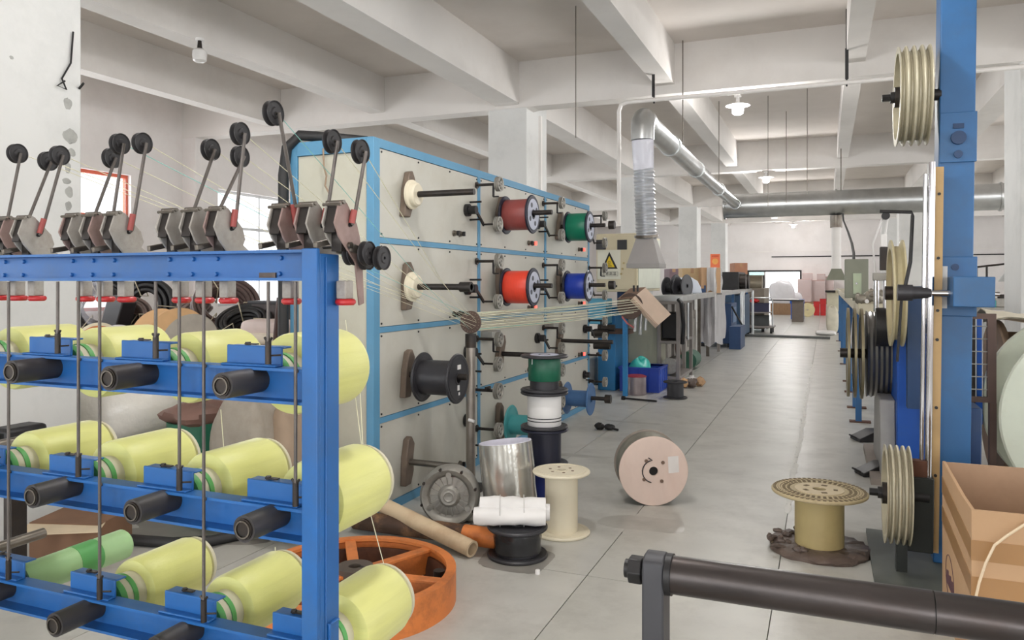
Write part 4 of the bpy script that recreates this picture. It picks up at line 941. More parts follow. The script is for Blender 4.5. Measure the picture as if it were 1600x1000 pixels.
# ---------------------------------------------------------------- orange spoked wheel lying on the floor
wc = V((-2.05, 3.06, 0)); R = 0.475
t = thing('spoked_wheel', 'large orange iron wheel with five spokes lying on the floor', 'wheel', wc)
lpart('rim', MB().lathe([(R-0.05, 0.02), (R-0.02, 0.0), (R, 0.0), (R, 0.15), (R-0.045, 0.15), (R-0.045, 0.135), (R-0.03, 0.125), (R-0.03, 0.03), (R-0.05, 0.03)], n=64), ORANGE, t)
lpart('rim_inside', MB().lathe([(R-0.06, 0.005), (R-0.031, 0.005), (R-0.031, 0.1), (R-0.045, 0.1), (R-0.06, 0.04)], n=64), RUST, t, label='rusty inner rim')
lpart('hub', MB().lathe([(0.03, 0.01), (0.085, 0.01), (0.085, 0.165), (0.03, 0.165)], n=32), mat('hub_iron', (98, 88, 80), 0.6, 0.4, var=0.2, dirt=(60, 40, 32), dirt_amt=0.6), t, label='dark hub with a keyed bore')
lpart('hub_key', MB().bb((0.028, -0.01, 0.15), (0.045, 0.01, 0.166)), DUCTDARK, t)
for q in range(6):
    a = 0.12+q*pi/3; rm = Matrix.Rotation(a, 3, 'Z')
    sp = MB().box(rm @ V((0.26, 0, 0.135)), (0.37, 0.055, 0.016), rm).box(rm @ V((0.26, 0, 0.075)), (0.37, 0.014, 0.12), rm)
    lpart('spoke', sp, ORANGE, t, bevel=0.003)
for q in (0, 2, 5):
    a = 0.55+q*pi/3; rm = Matrix.Rotation(a, 3, 'Z')
    lpart('counterweight', MB().cyl(rm @ V((0.395, 0, 0.04)), rm @ V((0.395, 0, 0.12)), 0.028, n=14), DARKSTEEL, t)
# ---------------------------------------------------------------- tubes, pipe, hose and rubbish on the floor
def floorpt(u, v, r): p = onZ(u, v, r); return V((p.x, p.y, r))
a, b = floorpt(560, 806, 0.05), floorpt(738, 858, 0.05)
tt = thing('cardboard_tube', 'long cream cardboard tube lying across behind the orange wheel', 'tube', V((a.x, a.y, 0)).lerp(V((b.x, b.y, 0)), 0.5))
a.z = 0.19; b.z = 0.05
part('tube_wall', MB().lathe([(0.034, 0), (0.046, 0), (0.046, (b-a).length), (0.034, (b-a).length)], a, b-a, 26), mat('tube_cream', (206, 184, 152), 0.7, var=0.08, scale=5, dirt=(150, 110, 76), dirt_amt=0.6, dirt_scale=4), tt)
a, b = floorpt(556, 812, 0.07), floorpt(778, 842, 0.07)
tt = thing('rusty_pipe', 'dirty dark pipe with orange painted end beside the black reel', 'pipe', V((a.x, a.y, 0)).lerp(V((b.x, b.y, 0)), 0.5))
c = a.lerp(b, 0.78)
part('pipe_wall', MB().cyl(a, c, 0.055, n=22), mat('grimy_pipe', (74, 54, 42), 0.6, 0.2, var=0.3, scale=9, dirt=(176, 132, 92), dirt_amt=0.7, dirt_scale=10), tt)
part('painted_end', MB().cyl(c, b, 0.056, n=22), ORANGE, tt, label='orange painted end')
part('pipe_mouth', MB().cyl(b, b+(b-a).normalized()*0.002, 0.045, n=20), DUCTDARK, tt)
hz_ = [floorpt(u, v, 0.03) for u, v in ((140, 850), (160, 842), (200, 843), (270, 848), (330, 845), (420, 826), (520, 822))]
single('rubber_hose', MB().tube(hz_, 0.03, 10), RUBBER, 'thick black hose on the floor behind the creel', 'hose')
p = onZ(70, 850, 0)
t = thing('cardboard_carton', 'small brown cardboard carton on the floor behind the creel', 'carton', (p.x+0.3, p.y, 0), rot=(0, 0, 0.3))
lpart('wall', MB().bb((-0.2, -0.15, 0), (0.2, 0.15, 0.2)), mat('carton_brown', (126, 94, 72), 0.8), t)
lpart('flap', MB().prism([(-0.22, -0.3), (0.24, -0.22), (0.2, -0.1), (-0.2, -0.14)], (0, 0, 0.203), (1, 0, 0), (0, 1, 0.1), (0, 0, 0.006)), mat('carton_flap', (206, 188, 160), 0.8), t)
p = onZ(944, 672, 0)
t = thing('metal_scrap', 'small dark metal scrap on the floor near the cabinet', 'scrap', (p.x, p.y, 0))
lpart('lump', MB().blob((-0.05, 0, 0.035), (0.1, 0.09, 0.07), 1, 0.2, 10, 7).blob((0.05, 0.02, 0.03), (0.12, 0.08, 0.06), 2, 0.2, 10, 7), BLACKIRON, t)
lpart('prong', MB().cyl((0.08, 0.0, 0.025), (0.15, -0.02, 0.015), 0.012, n=6), BLACKIRON, t)
p = onZ(840, 893, 0.012)
single('plastic_bung', MB().lathe([(0, 0.022), (0.01, 0.022), (0.013, 0.018), (0.013, 0), (0, 0)], (p.x, p.y, 0), n=14, closed=False), WHITE, 'tiny white plastic bung on the floor before the black reel', 'bung')
# dark rubber mat under the post machine comes with the post
# small black reel further down the aisle
reel('small black reel standing on the floor beside the blue crate', (-1.80, 9.96, 0), 0.155, 0.105, 0.215, 0.016, BLACKPLASTIC)
# ---------------------------------------------------------------- blue post with grooved sheaves at the right
pb = V((0.60, 4.66, 0))
pm = thing('accumulator_post', 'tall blue steel post with cream grooved sheaves and chrome guide rods', 'post', pb)
part('floor_plate', MB().bb((0.22, 4.16, 0), (0.98, 5.05, 0.022)), mat('green_grey_mat', (88, 92, 86), 0.5, var=0.15), pm)
part('post', MB().bb((0.52, 4.575, 0.022), (0.685, 4.76, 3.15)), POSTBLUE, pm, bevel=0.006)
part('back_column', MB().bb((0.60, 4.765, 0.022), (0.765, 5.0, 0.82)), DARKBLUE, pm, bevel=0.006)
part('cover_plate', MB().bb((0.522, 4.563, 2.12), (0.692, 4.575, 2.38)), POSTBLUE, pm, bevel=0.003)
cx_ = 0.607
part('cover_knob', MB().cyl((cx_, 4.563, 2.245), (cx_, 4.54, 2.245), 0.035, n=20), DARKBLUE, pm)
part('cover_knob', MB().cyl((cx_, 4.563, 2.16), (cx_, 4.548, 2.16), 0.02, n=16), DARKBLUE, pm)
part('cover_tab', MB().bb((cx_-0.025, 4.555, 2.295), (cx_+0.025, 4.564, 2.32)), DARKBLUE, pm)
part('carriage', MB().bb((0.50, 4.555, 1.32), (0.70, 4.575, 1.63)), POSTBLUE, pm, bevel=0.004)
part('carriage_slot', MB().cyl((0.60, 4.555, 1.575), (0.60, 4.551, 1.575), 0.018, n=14), DARKBLUE, pm)
part('arm_box', MB().bb((0.565, 4.35, 1.375), (0.745, 4.55, 1.525)), POSTBLUE, pm, bevel=0.004)
part('arm_shaft', MB().cyl((0.565, 4.45, 1.44), (0.48, 4.45, 1.44), 0.018, n=18), CHROME, pm)
part('arm_bolt', MB().cyl((0.745, 4.45, 1.44), (0.78, 4.45, 1.44), 0.012, n=10), CHROME, pm)
hb_ = part('arm_handle', MB().cyl((0.48, 4.45, 1.44), (0.395, 4.45, 1.44), 0.026, 0.034, n=20).cyl((0.395, 4.45, 1.44), (0.325, 4.45, 1.44), 0.042, n=20), BLACKPLASTIC, pm, label='black ribbed handle')
part('lever_rod', MB().tube([(0.36, 4.45, 1.47), (0.385, 4.47, 1.6), (0.395, 4.5, 1.84), (0.39, 4.5, 1.86), (0.24, 4.5, 1.868)], 0.009, 8), BLACKIRON, pm)
part('lever_rod', MB().cyl((0.345, 4.45, 1.42), (0.33, 4.47, 1.08), 0.007, n=8), BLACKIRON, pm)
part('white_backing', MB().bb((0.505, 4.552, 1.36), (0.565, 4.556, 1.58)), WINFRAME, pm)
# chrome guide rods and tan strip
for u, w_, zt in ((1437.5, 0.0105, 2.05), (1448, 0.016, 2.11)):
    p = onY(u, 500, 4.45)
    part('guide_rod', MB().cyl((p.x, 4.45, 0.12), (p.x, 4.45, zt), w_, n=18), CHROME, pm)
p = onY(1459, 500, 4.5)
part('guide_strip', MB().bb((p.x-0.02, 4.49, 0.1), (p.x+0.02, 4.53, 2.09)), mat('tan_strip', (188, 156, 108), 0.5, 0.2, var=0.15, dirt=(120, 96, 66), dirt_amt=0.5), pm)
for z in (0.5, 0.85, 1.2, 1.35, 1.62, 1.95):
    part('strip_bolt', MB().cyl((p.x, 4.49, z), (p.x, 4.483, z), 0.008, n=8), BLACKIRON, pm)
part('lower_bracket', MB().bb((0.36, 4.40, 0.12), (0.5, 4.56, 0.5)), mat('black_green_iron', (42, 46, 44), 0.5, 0.3), pm, bevel=0.005)
part('bracket_leg', MB().bb((0.33, 4.36, 0.022), (0.38, 4.42, 0.3)), mat('black_green_iron', (42, 46, 44), 0.5, 0.3), pm)
part('rod_collar', MB().bb((0.40, 4.42, 0.46), (0.47, 4.48, 0.58)), RUST, pm)
part('rod_collar', MB().bb((0.40, 4.42, 0.18), (0.47, 4.48, 0.28)), DARKSTEEL, pm)
part('white_tag', MB().bb((0.36, 4.395, 0.2), (0.385, 4.399, 0.27)), WHITE, pm)
# multi-groove sheaves: rim of five ridges, web, hub, axle
def sheave(parent, c, R, w, n, axle_to, name='sheave'):
    c = V(c); prof = [(R*0.86, 0)]; 
    for i in range(n):
        z = w*i/(n-1)
        if i: prof += [(R-0.03, w*(i-0.5)/(n-1)-0.004), (R-0.03, w*(i-0.5)/(n-1)+0.004)]
        prof += [(R-0.003, z-0.005 if i else z), (R, z), (R-0.003, z+0.005 if i < n-1 else z)]
    prof += [(R*0.86, w)]
    o = part(name, MB().lathe(prof, c, (1, 0, 0), 56), SHEAVE, parent)
    part('web', MB().lathe([(0.05, w*0.42), (R*0.865, w*0.42), (R*0.865, w*0.55), (0.05, w*0.55)], c, (1, 0, 0), 48), SHEAVE, o)
    part('hub', MB().cyl(c+V((-0.01, 0, 0)), c+V((w+0.01, 0, 0)), 0.055, n=24), DARKSTEEL, o)
    part('axle', MB().cyl(c+V((-0.03, 0, 0)), V(axle_to), 0.03, n=18).cyl(c+V((-0.07, 0, 0)), c+V((-0.03, 0, 0)), 0.02, n=6), BLACKIRON, o)
    return o
a = onY(1391, 154, 4.60); sheave(pm, (a.x, 4.60, a.z), 0.263, 0.15, 5, (0.53, 4.60, a.z))
a = onY(1380, 771, 4.42); sheave(pm, (a.x, 4.42, a.z), 0.25, 0.115, 5, (0.48, 4.42, a.z))
pm.rotation_euler = (0, 0.012, 0)
# ---------------------------------------------------------------- foreground spindle stand
sy_ = 1.504
a = onY(1045, 897, sy_)
st = thing('reel_stand', 'dark steel spindle stand in the foreground at the bottom of the picture', 'stand', (a.x-0.05, sy_, 0))
z = a.z; r_ = 0.036
part('spindle_tube', MB().cyl((a.x, sy_, z), (a.x+0.455, sy_, z), r_, n=32).cyl((a.x+0.457, sy_, z), (a.x+1.5, sy_, z), r_*0.985, n=32), mat('bare_dark_steel', (74, 69, 68), 0.34, 0.7, var=0.2, scale=6, stretch=(1, 4, 4), dirt=(72, 58, 52), dirt_amt=0.6, dirt_scale=5), st)
part('spindle_tube_groove', MB().cyl((a.x+0.452, sy_, z), (a.x+0.46, sy_, z), r_*0.9, n=28), BLACKIRON, st)
part('collar', MB().cyl((a.x-0.004, sy_, z), (a.x+0.008, sy_, z), r_*1.1, n=28), BLACKIRON, st)
part('side_plate', MB().prism([(-0.035, 0.0), (0.035, 0.0), (0.035, z), (0.03, z+0.028), (0.015, z+0.038), (-0.015, z+0.038), (-0.03, z+0.028), (-0.035, z)], (a.x-0.046, sy_, 0), (0, 1, 0), (0, 0, 1), (0.042, 0, 0)), mat('dark_grey_paint', (66, 66, 70), 0.5, 0.2, var=0.1), st, bevel=0.004)
part('nut', MB().cyl((a.x-0.078, sy_, z), (a.x-0.05, sy_, z), 0.028, n=6), BLACKIRON, st, bevel=0.003)
part('spindle_end', MB().cyl((a.x-0.086, sy_, z), (a.x-0.046, sy_, z), 0.018, n=16), BLACKIRON, st)
part('side_plate', MB().bb((a.x+1.42, sy_-0.035, 0), (a.x+1.46, sy_+0.035, z+0.03)), mat('dark_grey_paint', (66, 66, 70), 0.5, 0.2), st, bevel=0.004)
part('base_beam', MB().bb((a.x-0.06, sy_-0.3, 0), (a.x, sy_+0.3, 0.05)).bb((a.x+1.4, sy_-0.3, 0), (a.x+1.46, sy_+0.3, 0.05)) if False else MB().bb((a.x-0.06, sy_-0.04, 0), (a.x+1.46, sy_+0.04, 0.05)), mat('dark_grey_paint', (66, 66, 70), 0.5, 0.2), st)
# ---------------------------------------------------------------- cardboard box in the right foreground
bx0_, bx1_, by0_, by1_, bh = 0.50, 1.28, 3.29, 4.07, 0.652
bxn = thing('cardboard_box', 'large open brown cardboard box with tape bands at lower right', 'box', ((bx0_+bx1_)/2, (by0_+by1_)/2, 0))
tw = 0.012
part('front_wall', MB().bb((bx0_, by0_, 0), (bx1_, by0_+tw, bh)), CARD, bxn)
part('left_wall', MB().prism([(by0_+tw, 0), (by1_-tw, 0), (by1_-tw, bh+0.015), (by0_+tw+0.2, bh-0.004), (by0_+tw, bh)], (bx0_, 0, 0), (0, 1, 0), (0, 0, 1), (tw, 0, 0)), CARD, bxn)
part('back_wall', MB().bb((bx0_, by1_-tw, 0), (bx1_, by1_, bh+0.01)), CARDIN, bxn)
part('right_wall', MB().bb((bx1_-tw, by0_+tw, 0), (bx1_, by1_-tw, bh)), CARD, bxn)
part('bottom', MB().bb((bx0_+tw, by0_+tw, 0.004), (bx1_-tw, by1_-tw, 0.014)), CARDIN, bxn)
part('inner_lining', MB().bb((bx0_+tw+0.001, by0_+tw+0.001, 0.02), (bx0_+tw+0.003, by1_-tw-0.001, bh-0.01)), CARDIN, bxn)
for z0, z1 in ((0.465, 0.54), (0.33, 0.405)):
    part('tape_band', MB().bb((bx0_-0.001, by0_-0.0015, z0), (bx1_, by0_, z1)), TAPE, bxn, label='band of brown tape')
    part('tape_band', MB().prism([(by0_-0.0015, z0), (by1_, z0+0.055), (by1_, z1+0.055), (by0_-0.0015, z1)], (bx0_-0.0015, 0, 0), (0, 1, 0), (0, 0, 1), (0.0015, 0, 0)), TAPE, bxn, label='band of brown tape')
INK = mat('printed_ink', (92, 62, 72), 0.8, var=0.15)
el_ = [(0.13*math.cos(a_)*0.9, 0.095*math.sin(a_)) for a_ in [2*pi*i/30 for i in range(30)]]
oc = onX(1484, 905, bx0_-0.001)
part('printed_oval', MB().tube([oc+V((0, p, q+p*0.1)) for p, q in el_], 0.0016, 4, True), INK, bxn)
prt = MB()
for i in range(9):
    prt.bb((bx0_-0.001, oc.y+0.1-0.024*i-0.016, oc.z-0.045), (bx0_, oc.y+0.1-0.024*i, oc.z+0.01+0.006*(i % 3)))
part('printed_mark', prt, INK, bxn)['kind'] = 'stuff'
part('dent', MB().blob((bx0_+0.165, by0_-0.001, 0.24), (0.035, 0.003, 0.02), 3, 0.2, 10, 6), mat('dent_brown', (120, 84, 58), 0.8), bxn)
gl = [onY(1600, 820, 3.27), onY(1572, 838, 3.265), onY(1554, 852, 3.262), onY(1540, 880, 3.262), onY(1530, 910, 3.262), onY(1524, 936, 3.262), onY(1518, 965, 3.262)]
gl = [V((gl[0].x+0.15, 3.272, gl[0].z+0.06))]+gl
single('plastic_strip', MB().tube(gl, 0.005, 6), mat('clear_strip', (226, 206, 176), 0.25, var=0.03), 'pale plastic strip hanging down the front of the cardboard box', 'strip')
# ---------------------------------------------------------------- big reels and guard cage behind the box
rc = V((1.66, 5.62, 0.655))
t = thing('cable_drum', 'large pale green cable drum at the right picture edge', 'drum', (rc.x, rc.y, 0))
PG = mat('drum_pale_green', (206, 212, 196), 0.5, var=0.05, dirt=(170, 166, 150), dirt_amt=0.4)
for y in (0.0, 0.62):
    part('flange', MB().lathe([(0.06, y), (0.645, y), (0.655, y+0.012), (0.655, y+0.03), (0.645, y+0.042), (0.06, y+0.042)], rc, (0, 1, 0), 60), PG, t)
part('barrel', MB().cyl(rc+V((0, 0.042, 0)), rc+V((0, 0.62, 0)), 0.34, n=40), PG, t)
part('bore_bush', MB().ring(rc+V((0, -0.004, 0)), (0, 1, 0), 0.06, 0.1, 0.02, 28), DARKSTEEL, t)
for q in range(6):
    a_ = q*pi/3+0.2; p = rc+V((0.46*math.cos(a_), -0.003, 0.46*math.sin(a_)))
    part('drum_bolt', MB().cyl(p, p+V((0, -0.012, 0)), 0.016, n=8), DARKSTEEL, t)
rc = V((1.40, 6.95, 0.6)); 
t = thing('wooden_drum', 'worn wooden cable drum behind the guard cage', 'drum', (rc.x, rc.y, 0))
WORN = mat('worn_drum_wood', (178, 152, 128), 0.7, var=0.12, scale=6, dirt=(128, 100, 80), dirt_amt=0.6)
rdz = V((1, 0.0, 0))
for x in (-0.2, 0.32):
    part('flange', MB().lathe([(0.05, x), (0.59, x), (0.6, x+0.01), (0.6, x+0.045), (0.05, x+0.045)], rc, rdz, 48), WORN, t)
part('barrel', MB().cyl(rc+V((-0.16, 0, 0)), rc+V((0.32, 0, 0)), 0.3, n=36), WORN, t)
for q in range(26):
    a_ = 2*pi*q/26
    part('stave', MB().box(rc+V((0.08, 0.50*math.cos(a_), 0.50*math.sin(a_))), (0.46, 0.1, 0.02), Matrix.Rotation(a_-pi/2, 3, 'X')), WORN, t)
# white sheet over the drums
p = onT(1575, 500, 6.2)
pts = []
vs = []; fs = []
for i in range(9):
    for j in range(7):
        x = 1.07+0.93*i/8; y = 6.3+1.05*j/6
        zz = 1.225+0.02*math.sin(i*1.3+j)-0.22*(max(0, i-5)/3)**2+0.05*math.sin(j*0.9)
        vs.append((x, y, zz))
for i in range(8):
    for j in range(6): fs.append((i*7+j, (i+1)*7+j, (i+1)*7+j+1, i*7+j+1))
vs2 = [(a_, b_, c_+0.008) for a_, b_, c_ in vs]
m = MB().add(vs, [f[::-1] for f in fs]); m.add(vs2, fs)
single('cover_sheet', m, mat('cover_cream', (226, 220, 202), 0.7, var=0.03), 'cream cover sheet spread over the cage and wooden drum', 'sheet', base=(1.5, 6.8, 1.1))
t = thing('guard_cage', 'brown framed guard cage with wire mesh beside the blue post', 'cage', (0.95, 5.95, 0))
x0, x1 = onY(1505, 550, 5.9).x, onY(1556, 550, 5.9).x
z0, z1 = onY(1530, 628, 5.9).z, onY(1530, 490, 5.9).z
FRB = mat('cage_brown', (92, 74, 68), 0.6, 0.2, var=0.15)
part('frame', MB().bb((x0, 5.88, z0), (x1, 5.92, z0+0.035)).bb((x0, 5.88, z1-0.035), (x1, 5.92, z1)).bb((x0, 5.88, z0+0.035), (x0+0.03, 5.92, z1-0.035)).bb((x1-0.05, 5.88, z0+0.035), (x1, 5.92, z1-0.035)), FRB, t)
for i in range(1, 7):
    z = z0+(z1-z0)*i/7
    part('wire', MB().cyl((x0+0.03, 5.895, z), (x1-0.04, 5.895, z), 0.004, n=6), ALU, t)
for i in range(1, 5):
    x = x0+(x1-x0)*i/5
    part('wire', MB().cyl((x, 5.903, z0+0.035), (x, 5.903, z1-0.035), 0.004, n=6), ALU, t)
for x in (x0+0.02, x1-0.02):
    part('leg', MB().bb((x-0.02, 5.87, 0), (x+0.02, 5.93, z0)), FRB, t)
xm = onY(1522, 550, 6.25).x; xn = onY(1534, 550, 6.25).x
part('inner_cover', MB().bb((x0, 6.2, 0), (xm, 6.3, z1)), DARKSTEEL, t)
part('blue_panel', MB().bb((xm, 6.22, 0.5), (xn, 6.3, z1-0.05)), BODYBLUE, t, label='blue panel inside the cage')
# ---------------------------------------------------------------- capstan machine behind the post
t = thing('capstan_machine', 'blue and grey capstan machine with big wheels behind the chrome rods', 'machine', (0.62, 6.4, 0))
YC = 6.35
xa_, xb_ = onY(1397, 600, YC).x, onY(1436, 600, YC).x
part('body', MB().bb((xa_+0.02, YC, 0.05), (xa_+0.40, YC+0.9, onY(1410, 520, YC).z)), BODYBLUE, t, bevel=0.008)
part('body_top', MB().bb((xa_+0.0, YC-0.02, onY(1410, 520, YC).z), (xa_+0.42, YC+0.92, onY(1410, 505, YC).z)), DARKBLUE, t)
part('side_casting', MB().prism([(0, 0.0), (0.9, 0.0), (0.75, 0.54), (0.1, 0.55)], (xa_-0.09, YC+0.05, 0.05), (0, 1, 0), (0, 0, 1), (0.11, 0, 0)), mat('casting_grey', (150, 148, 146), 0.5, 0.3, var=0.1), t, bevel=0.01)
part('plinth', MB().bb((xa_-0.16, YC-0.1, 0), (xa_+0.42, YC+1.2, 0.05)), mat('plinth_brown', (132, 122, 114), 0.7), t)
# large tan flanged wheel
yw = 6.15; a = onY(1400, 458, yw); R = onY(1400, 375, yw).z-a.z
def bigwheel(nm, x0, y, z, R, w, m, lab=None, holes=True):
    o = part(nm, MB().lathe([(R*0.84, 0), (R, 0), (R, w*0.14), (R-0.045, w*0.3), (R-0.045, w*0.7), (R, w*0.86), (R, w), (R*0.84, w)], (x0, y, z), (1, 0, 0), 52), m, t, label=lab)
    part('web', MB().lathe([(0.05, w*0.4), (R*0.85, w*0.4), (R*0.85, w*0.6), (0.05, w*0.6)], (x0, y, z), (1, 0, 0), 44), mat('wheel_tan', (178, 160, 126), 0.5, 0.1, var=0.12, dirt=(120, 92, 60), dirt_amt=0.5), o)
    part('hub', MB().cyl((x0-0.03, y, z), (x0+w+0.14, y, z), 0.05, n=20), DARKSTEEL, o)
    return o
x1_ = onY(1390, 458, yw).x
bigwheel('flanged_wheel', x1_, yw, a.z, R, 0.085, mat('wheel_cream', (204, 194, 158), 0.45, 0.1, var=0.1, dirt=(140, 116, 70), dirt_amt=0.5), 'cream flanged wheel')
part('wheel_arm', MB().bb((x1_+0.11, yw-0.05, 0.6), (x1_+0.2, yw+0.05, a.z+0.05)), DARKBLUE, t)
# grey grooved capstan drums
yw2 = 7.1; a2 = onY(1372, 553, yw2); R2 = 0.36
xg0, xg1 = onY(1353, 560, yw2).x, onY(1391, 560, yw2).x
GD_ = mat('capstan_grey', (128, 126, 124), 0.32, 0.8, var=0.12, dirt=(90, 86, 80), dirt_amt=0.4)
o = part('capstan_drum', MB().lathe([(0.05, 0)]+[(R2-0.012*(k % 2), (xg1-xg0)*k/10) for k in range(11)]+[(0.05, xg1-xg0)], (xg0, yw2, a2.z), (1, 0, 0), 52, closed=False), GD_, t, label='grey grooved capstan drum')
for k in range(3):
    xx = xg0-0.035-0.05*k
    part('rim_disc', MB().ring((xx, yw2+0.05*k, a2.z), (1, 0, 0), R2*0.84, R2+0.02, 0.02, 52), mat('rim_brass', (150, 140, 112), 0.4, 0.5, var=0.12, dirt=(100, 84, 60), dirt_amt=0.5), t)
    part('rim_web', MB().lathe([(0.05, -0.004), (R2*0.85, -0.004), (R2*0.85, 0.004), (0.05, 0.004)], (xx, yw2+0.05*k, a2.z), (1, 0, 0), 40), GD_, t)
part('capstan_axle', MB().cyl((xg0-0.2, yw2, a2.z), (xa_+0.1, yw2, a2.z), 0.04, n=16), DARKSTEEL, t)
a3 = onY(1378, 507, 6.6); xh0, xh1 = onY(1368, 507, 6.6).x, onY(1388, 507, 6.6).x
part('press_roller', MB().cyl((xh0, 6.6, a3.z-0.02), (xh1, 6.6, a3.z-0.02), 0.15, n=32), BLACKIRON, t)
for u in (1369, 1384):
    p = onY(u, 480, 6.6)
    part('air_cylinder', MB().cyl((p.x, 6.6, a3.z+0.1), (p.x, 6.6, a3.z+0.34), 0.02, n=14), CHROME, t)
part('valve_block', MB().bb((xh0-0.02, 6.57, a3.z+0.34), (xh1+0.02, 6.65, a3.z+0.40)), CASTALU, t, bevel=0.005)
part('valve_block', MB().bb((xh0+0.03, 6.57, a3.z+0.42), (xh1+0.0, 6.65, a3.z+0.60)), DARKSTEEL, t, bevel=0.005)
part('valve_block', MB().bb((xh0+0.035, 6.58, a3.z+0.60), (xh1-0.01, 6.64, a3.z+0.70)), WHITE, t, bevel=0.005)
part('air_tube', MB().tube([(xh0, 6.6, a3.z+0.40), (xh0-0.02, 6.6, a3.z+0.62), (xh0+0.04, 6.6, a3.z+0.80), (xh1, 6.6, a3.z+0.86), (xh1-0.02, 6.6, a3.z+0.7)], 0.008, 7), WHITE, t)
part('gauge', MB().cyl((xh1-0.02, 6.56, a3.z+0.84), (xh1-0.02, 6.6, a3.z+0.84), 0.03, n=16), BLACKIRON, t)
# black pedal boxes on the floor before it
for i, (u, v, w_) in enumerate(((1357, 688, 0.2), (1368, 742, 0.16))):
    p = onZ(u, v, 0)
    q = thing('foot_pedal', ['black foot pedal on the floor by the capstan plinth', 'dark foot pedal on the floor behind the lower sheave'][i], 'pedal', (p.x, p.y, 0), rot=(0, 0, 0.4))
    lpart('base', MB().prism([(-0.13, 0), (0.13, 0), (0.13, 0.1), (0.02, 0.1), (-0.13, 0.03)], (0, -w_/2, 0), (1, 0, 0), (0, 0, 1), (0, w_, 0)), BLACKIRON, q, bevel=0.006)
    lpart('loop', MB().tube([(-0.13, -0.03, 0.03), (-0.17, -0.02, 0.05), (-0.17, 0.02, 0.05), (-0.13, 0.03, 0.03)], 0.008, 6), BLACKIRON, q)
# ---------------------------------------------------------------- water trough on blue legs along the right of the aisle
t = thing('cooling_trough', 'long cooling trough on blue legs along the right side of the aisle', 'trough', (0.4, 16, 0))
xt = 0.32
part('trough', MB().bb((xt-0.02, 8.6, 1.16), (xt+0.30, 27, 1.28)), mat('trough_cream', (196, 188, 164), 0.5, 0.2, var=0.1), t, bevel=0.01)
part('side_board', MB().bb((xt+0.005, 8.6, 0.80), (xt+0.025, 14.0, 1.155)), POSTBLUE, t)
for y in (9.0, 10.0, 11.4, 12.6, 15.2, 18.0, 21.0, 24.5):
    part('leg', MB().bb((xt-0.03, y-0.03, 0.012), (xt+0.03, y+0.03, 1.16)), POSTBLUE, t)
    part('foot_plate', MB().bb((xt-0.09, y-0.06, 0), (xt+0.12, y+0.06, 0.012)), RUST, t)
    part('leg', MB().bb((xt+0.24, y-0.03, 0.0), (xt+0.29, y+0.03, 1.16)), POSTBLUE, t)
part('white_hose', MB().tube([(xt-0.035, 9.4, 1.1), (xt-0.05, 9.4, 0.95), (xt-0.06, 9.38, 0.85), (xt-0.045, 9.3, 0.75), (xt-0.05, 9.2, 0.5), (xt+0.02, 9.1, 0.3)], 0.012, 8), WHITE, t)
part('stray_pipe', MB().tube([(xt+0.06, 8.5, 1.3), (xt+0.05, 10, 1.34), (xt+0.0, 13, 1.33)], 0.02, 8), CONDUIT, t)
# bits lying in the trough (clutter of fittings)
fm_ = MB(); rnd = random.Random(5)
for i in range(40):
    y = rnd.uniform(8.6, 12.0); x = xt+rnd.uniform(0.0, 0.28)
    fm_.blob((x, y, 1.30+rnd.uniform(0, 0.06)), (rnd.uniform(0.05, 0.12), rnd.uniform(0.06, 0.14), rnd.uniform(0.04, 0.12)), i, 0.2, 8, 6)
part('loose_fittings', fm_, mat('fittings_mixed', (140, 134, 122), 0.5, 0.4, var=0.5, scale=8), t)['kind'] = 'stuff'
# grey-green electrical box on a post
y = 9.6; a, b = onY(1320, 405, y), onY(1357, 466, y)
t = thing('electrical_box', 'grey-green electrical box with black cable standing above the trough', 'box', ((a.x+b.x)/2, y, b.z))
part('box_body', MB().bb((a.x, y, b.z), (b.x, y+0.2, a.z)), GREYGREEN, t, bevel=0.006)
c, d_ = onY(1333, 427, y), onY(1346, 459, y)
part('front_plate', MB().bb((c.x, y-0.008, d_.z), (d_.x, y, c.z)), mat('plate_mint', (176, 188, 160), 0.5), t, label='pale green plate on the front')
part('latch', MB().cyl((d_.x-0.05, y-0.016, (c.z+d_.z)/2), (d_.x-0.05, y-0.006, (c.z+d_.z)/2), 0.012, n=10), CHROME, t)
cp = [onY(1334, 407, y+0.1), onY(1334, 396, y+0.2), onY(1331, 380, y+1.2), onY(1325, 362, y+3.6), onY(1318, 345, y+6.6), onY(1317, 334, 18.2)]
part('cable', MB().tube(cp, 0.016, 8), RUBBER, t)
part('support', MB().bb(((a.x+b.x)/2-0.04, y+0.06, 1.281), ((a.x+b.x)/2+0.04, y+0.14, b.z)), GREYGREEN, t)
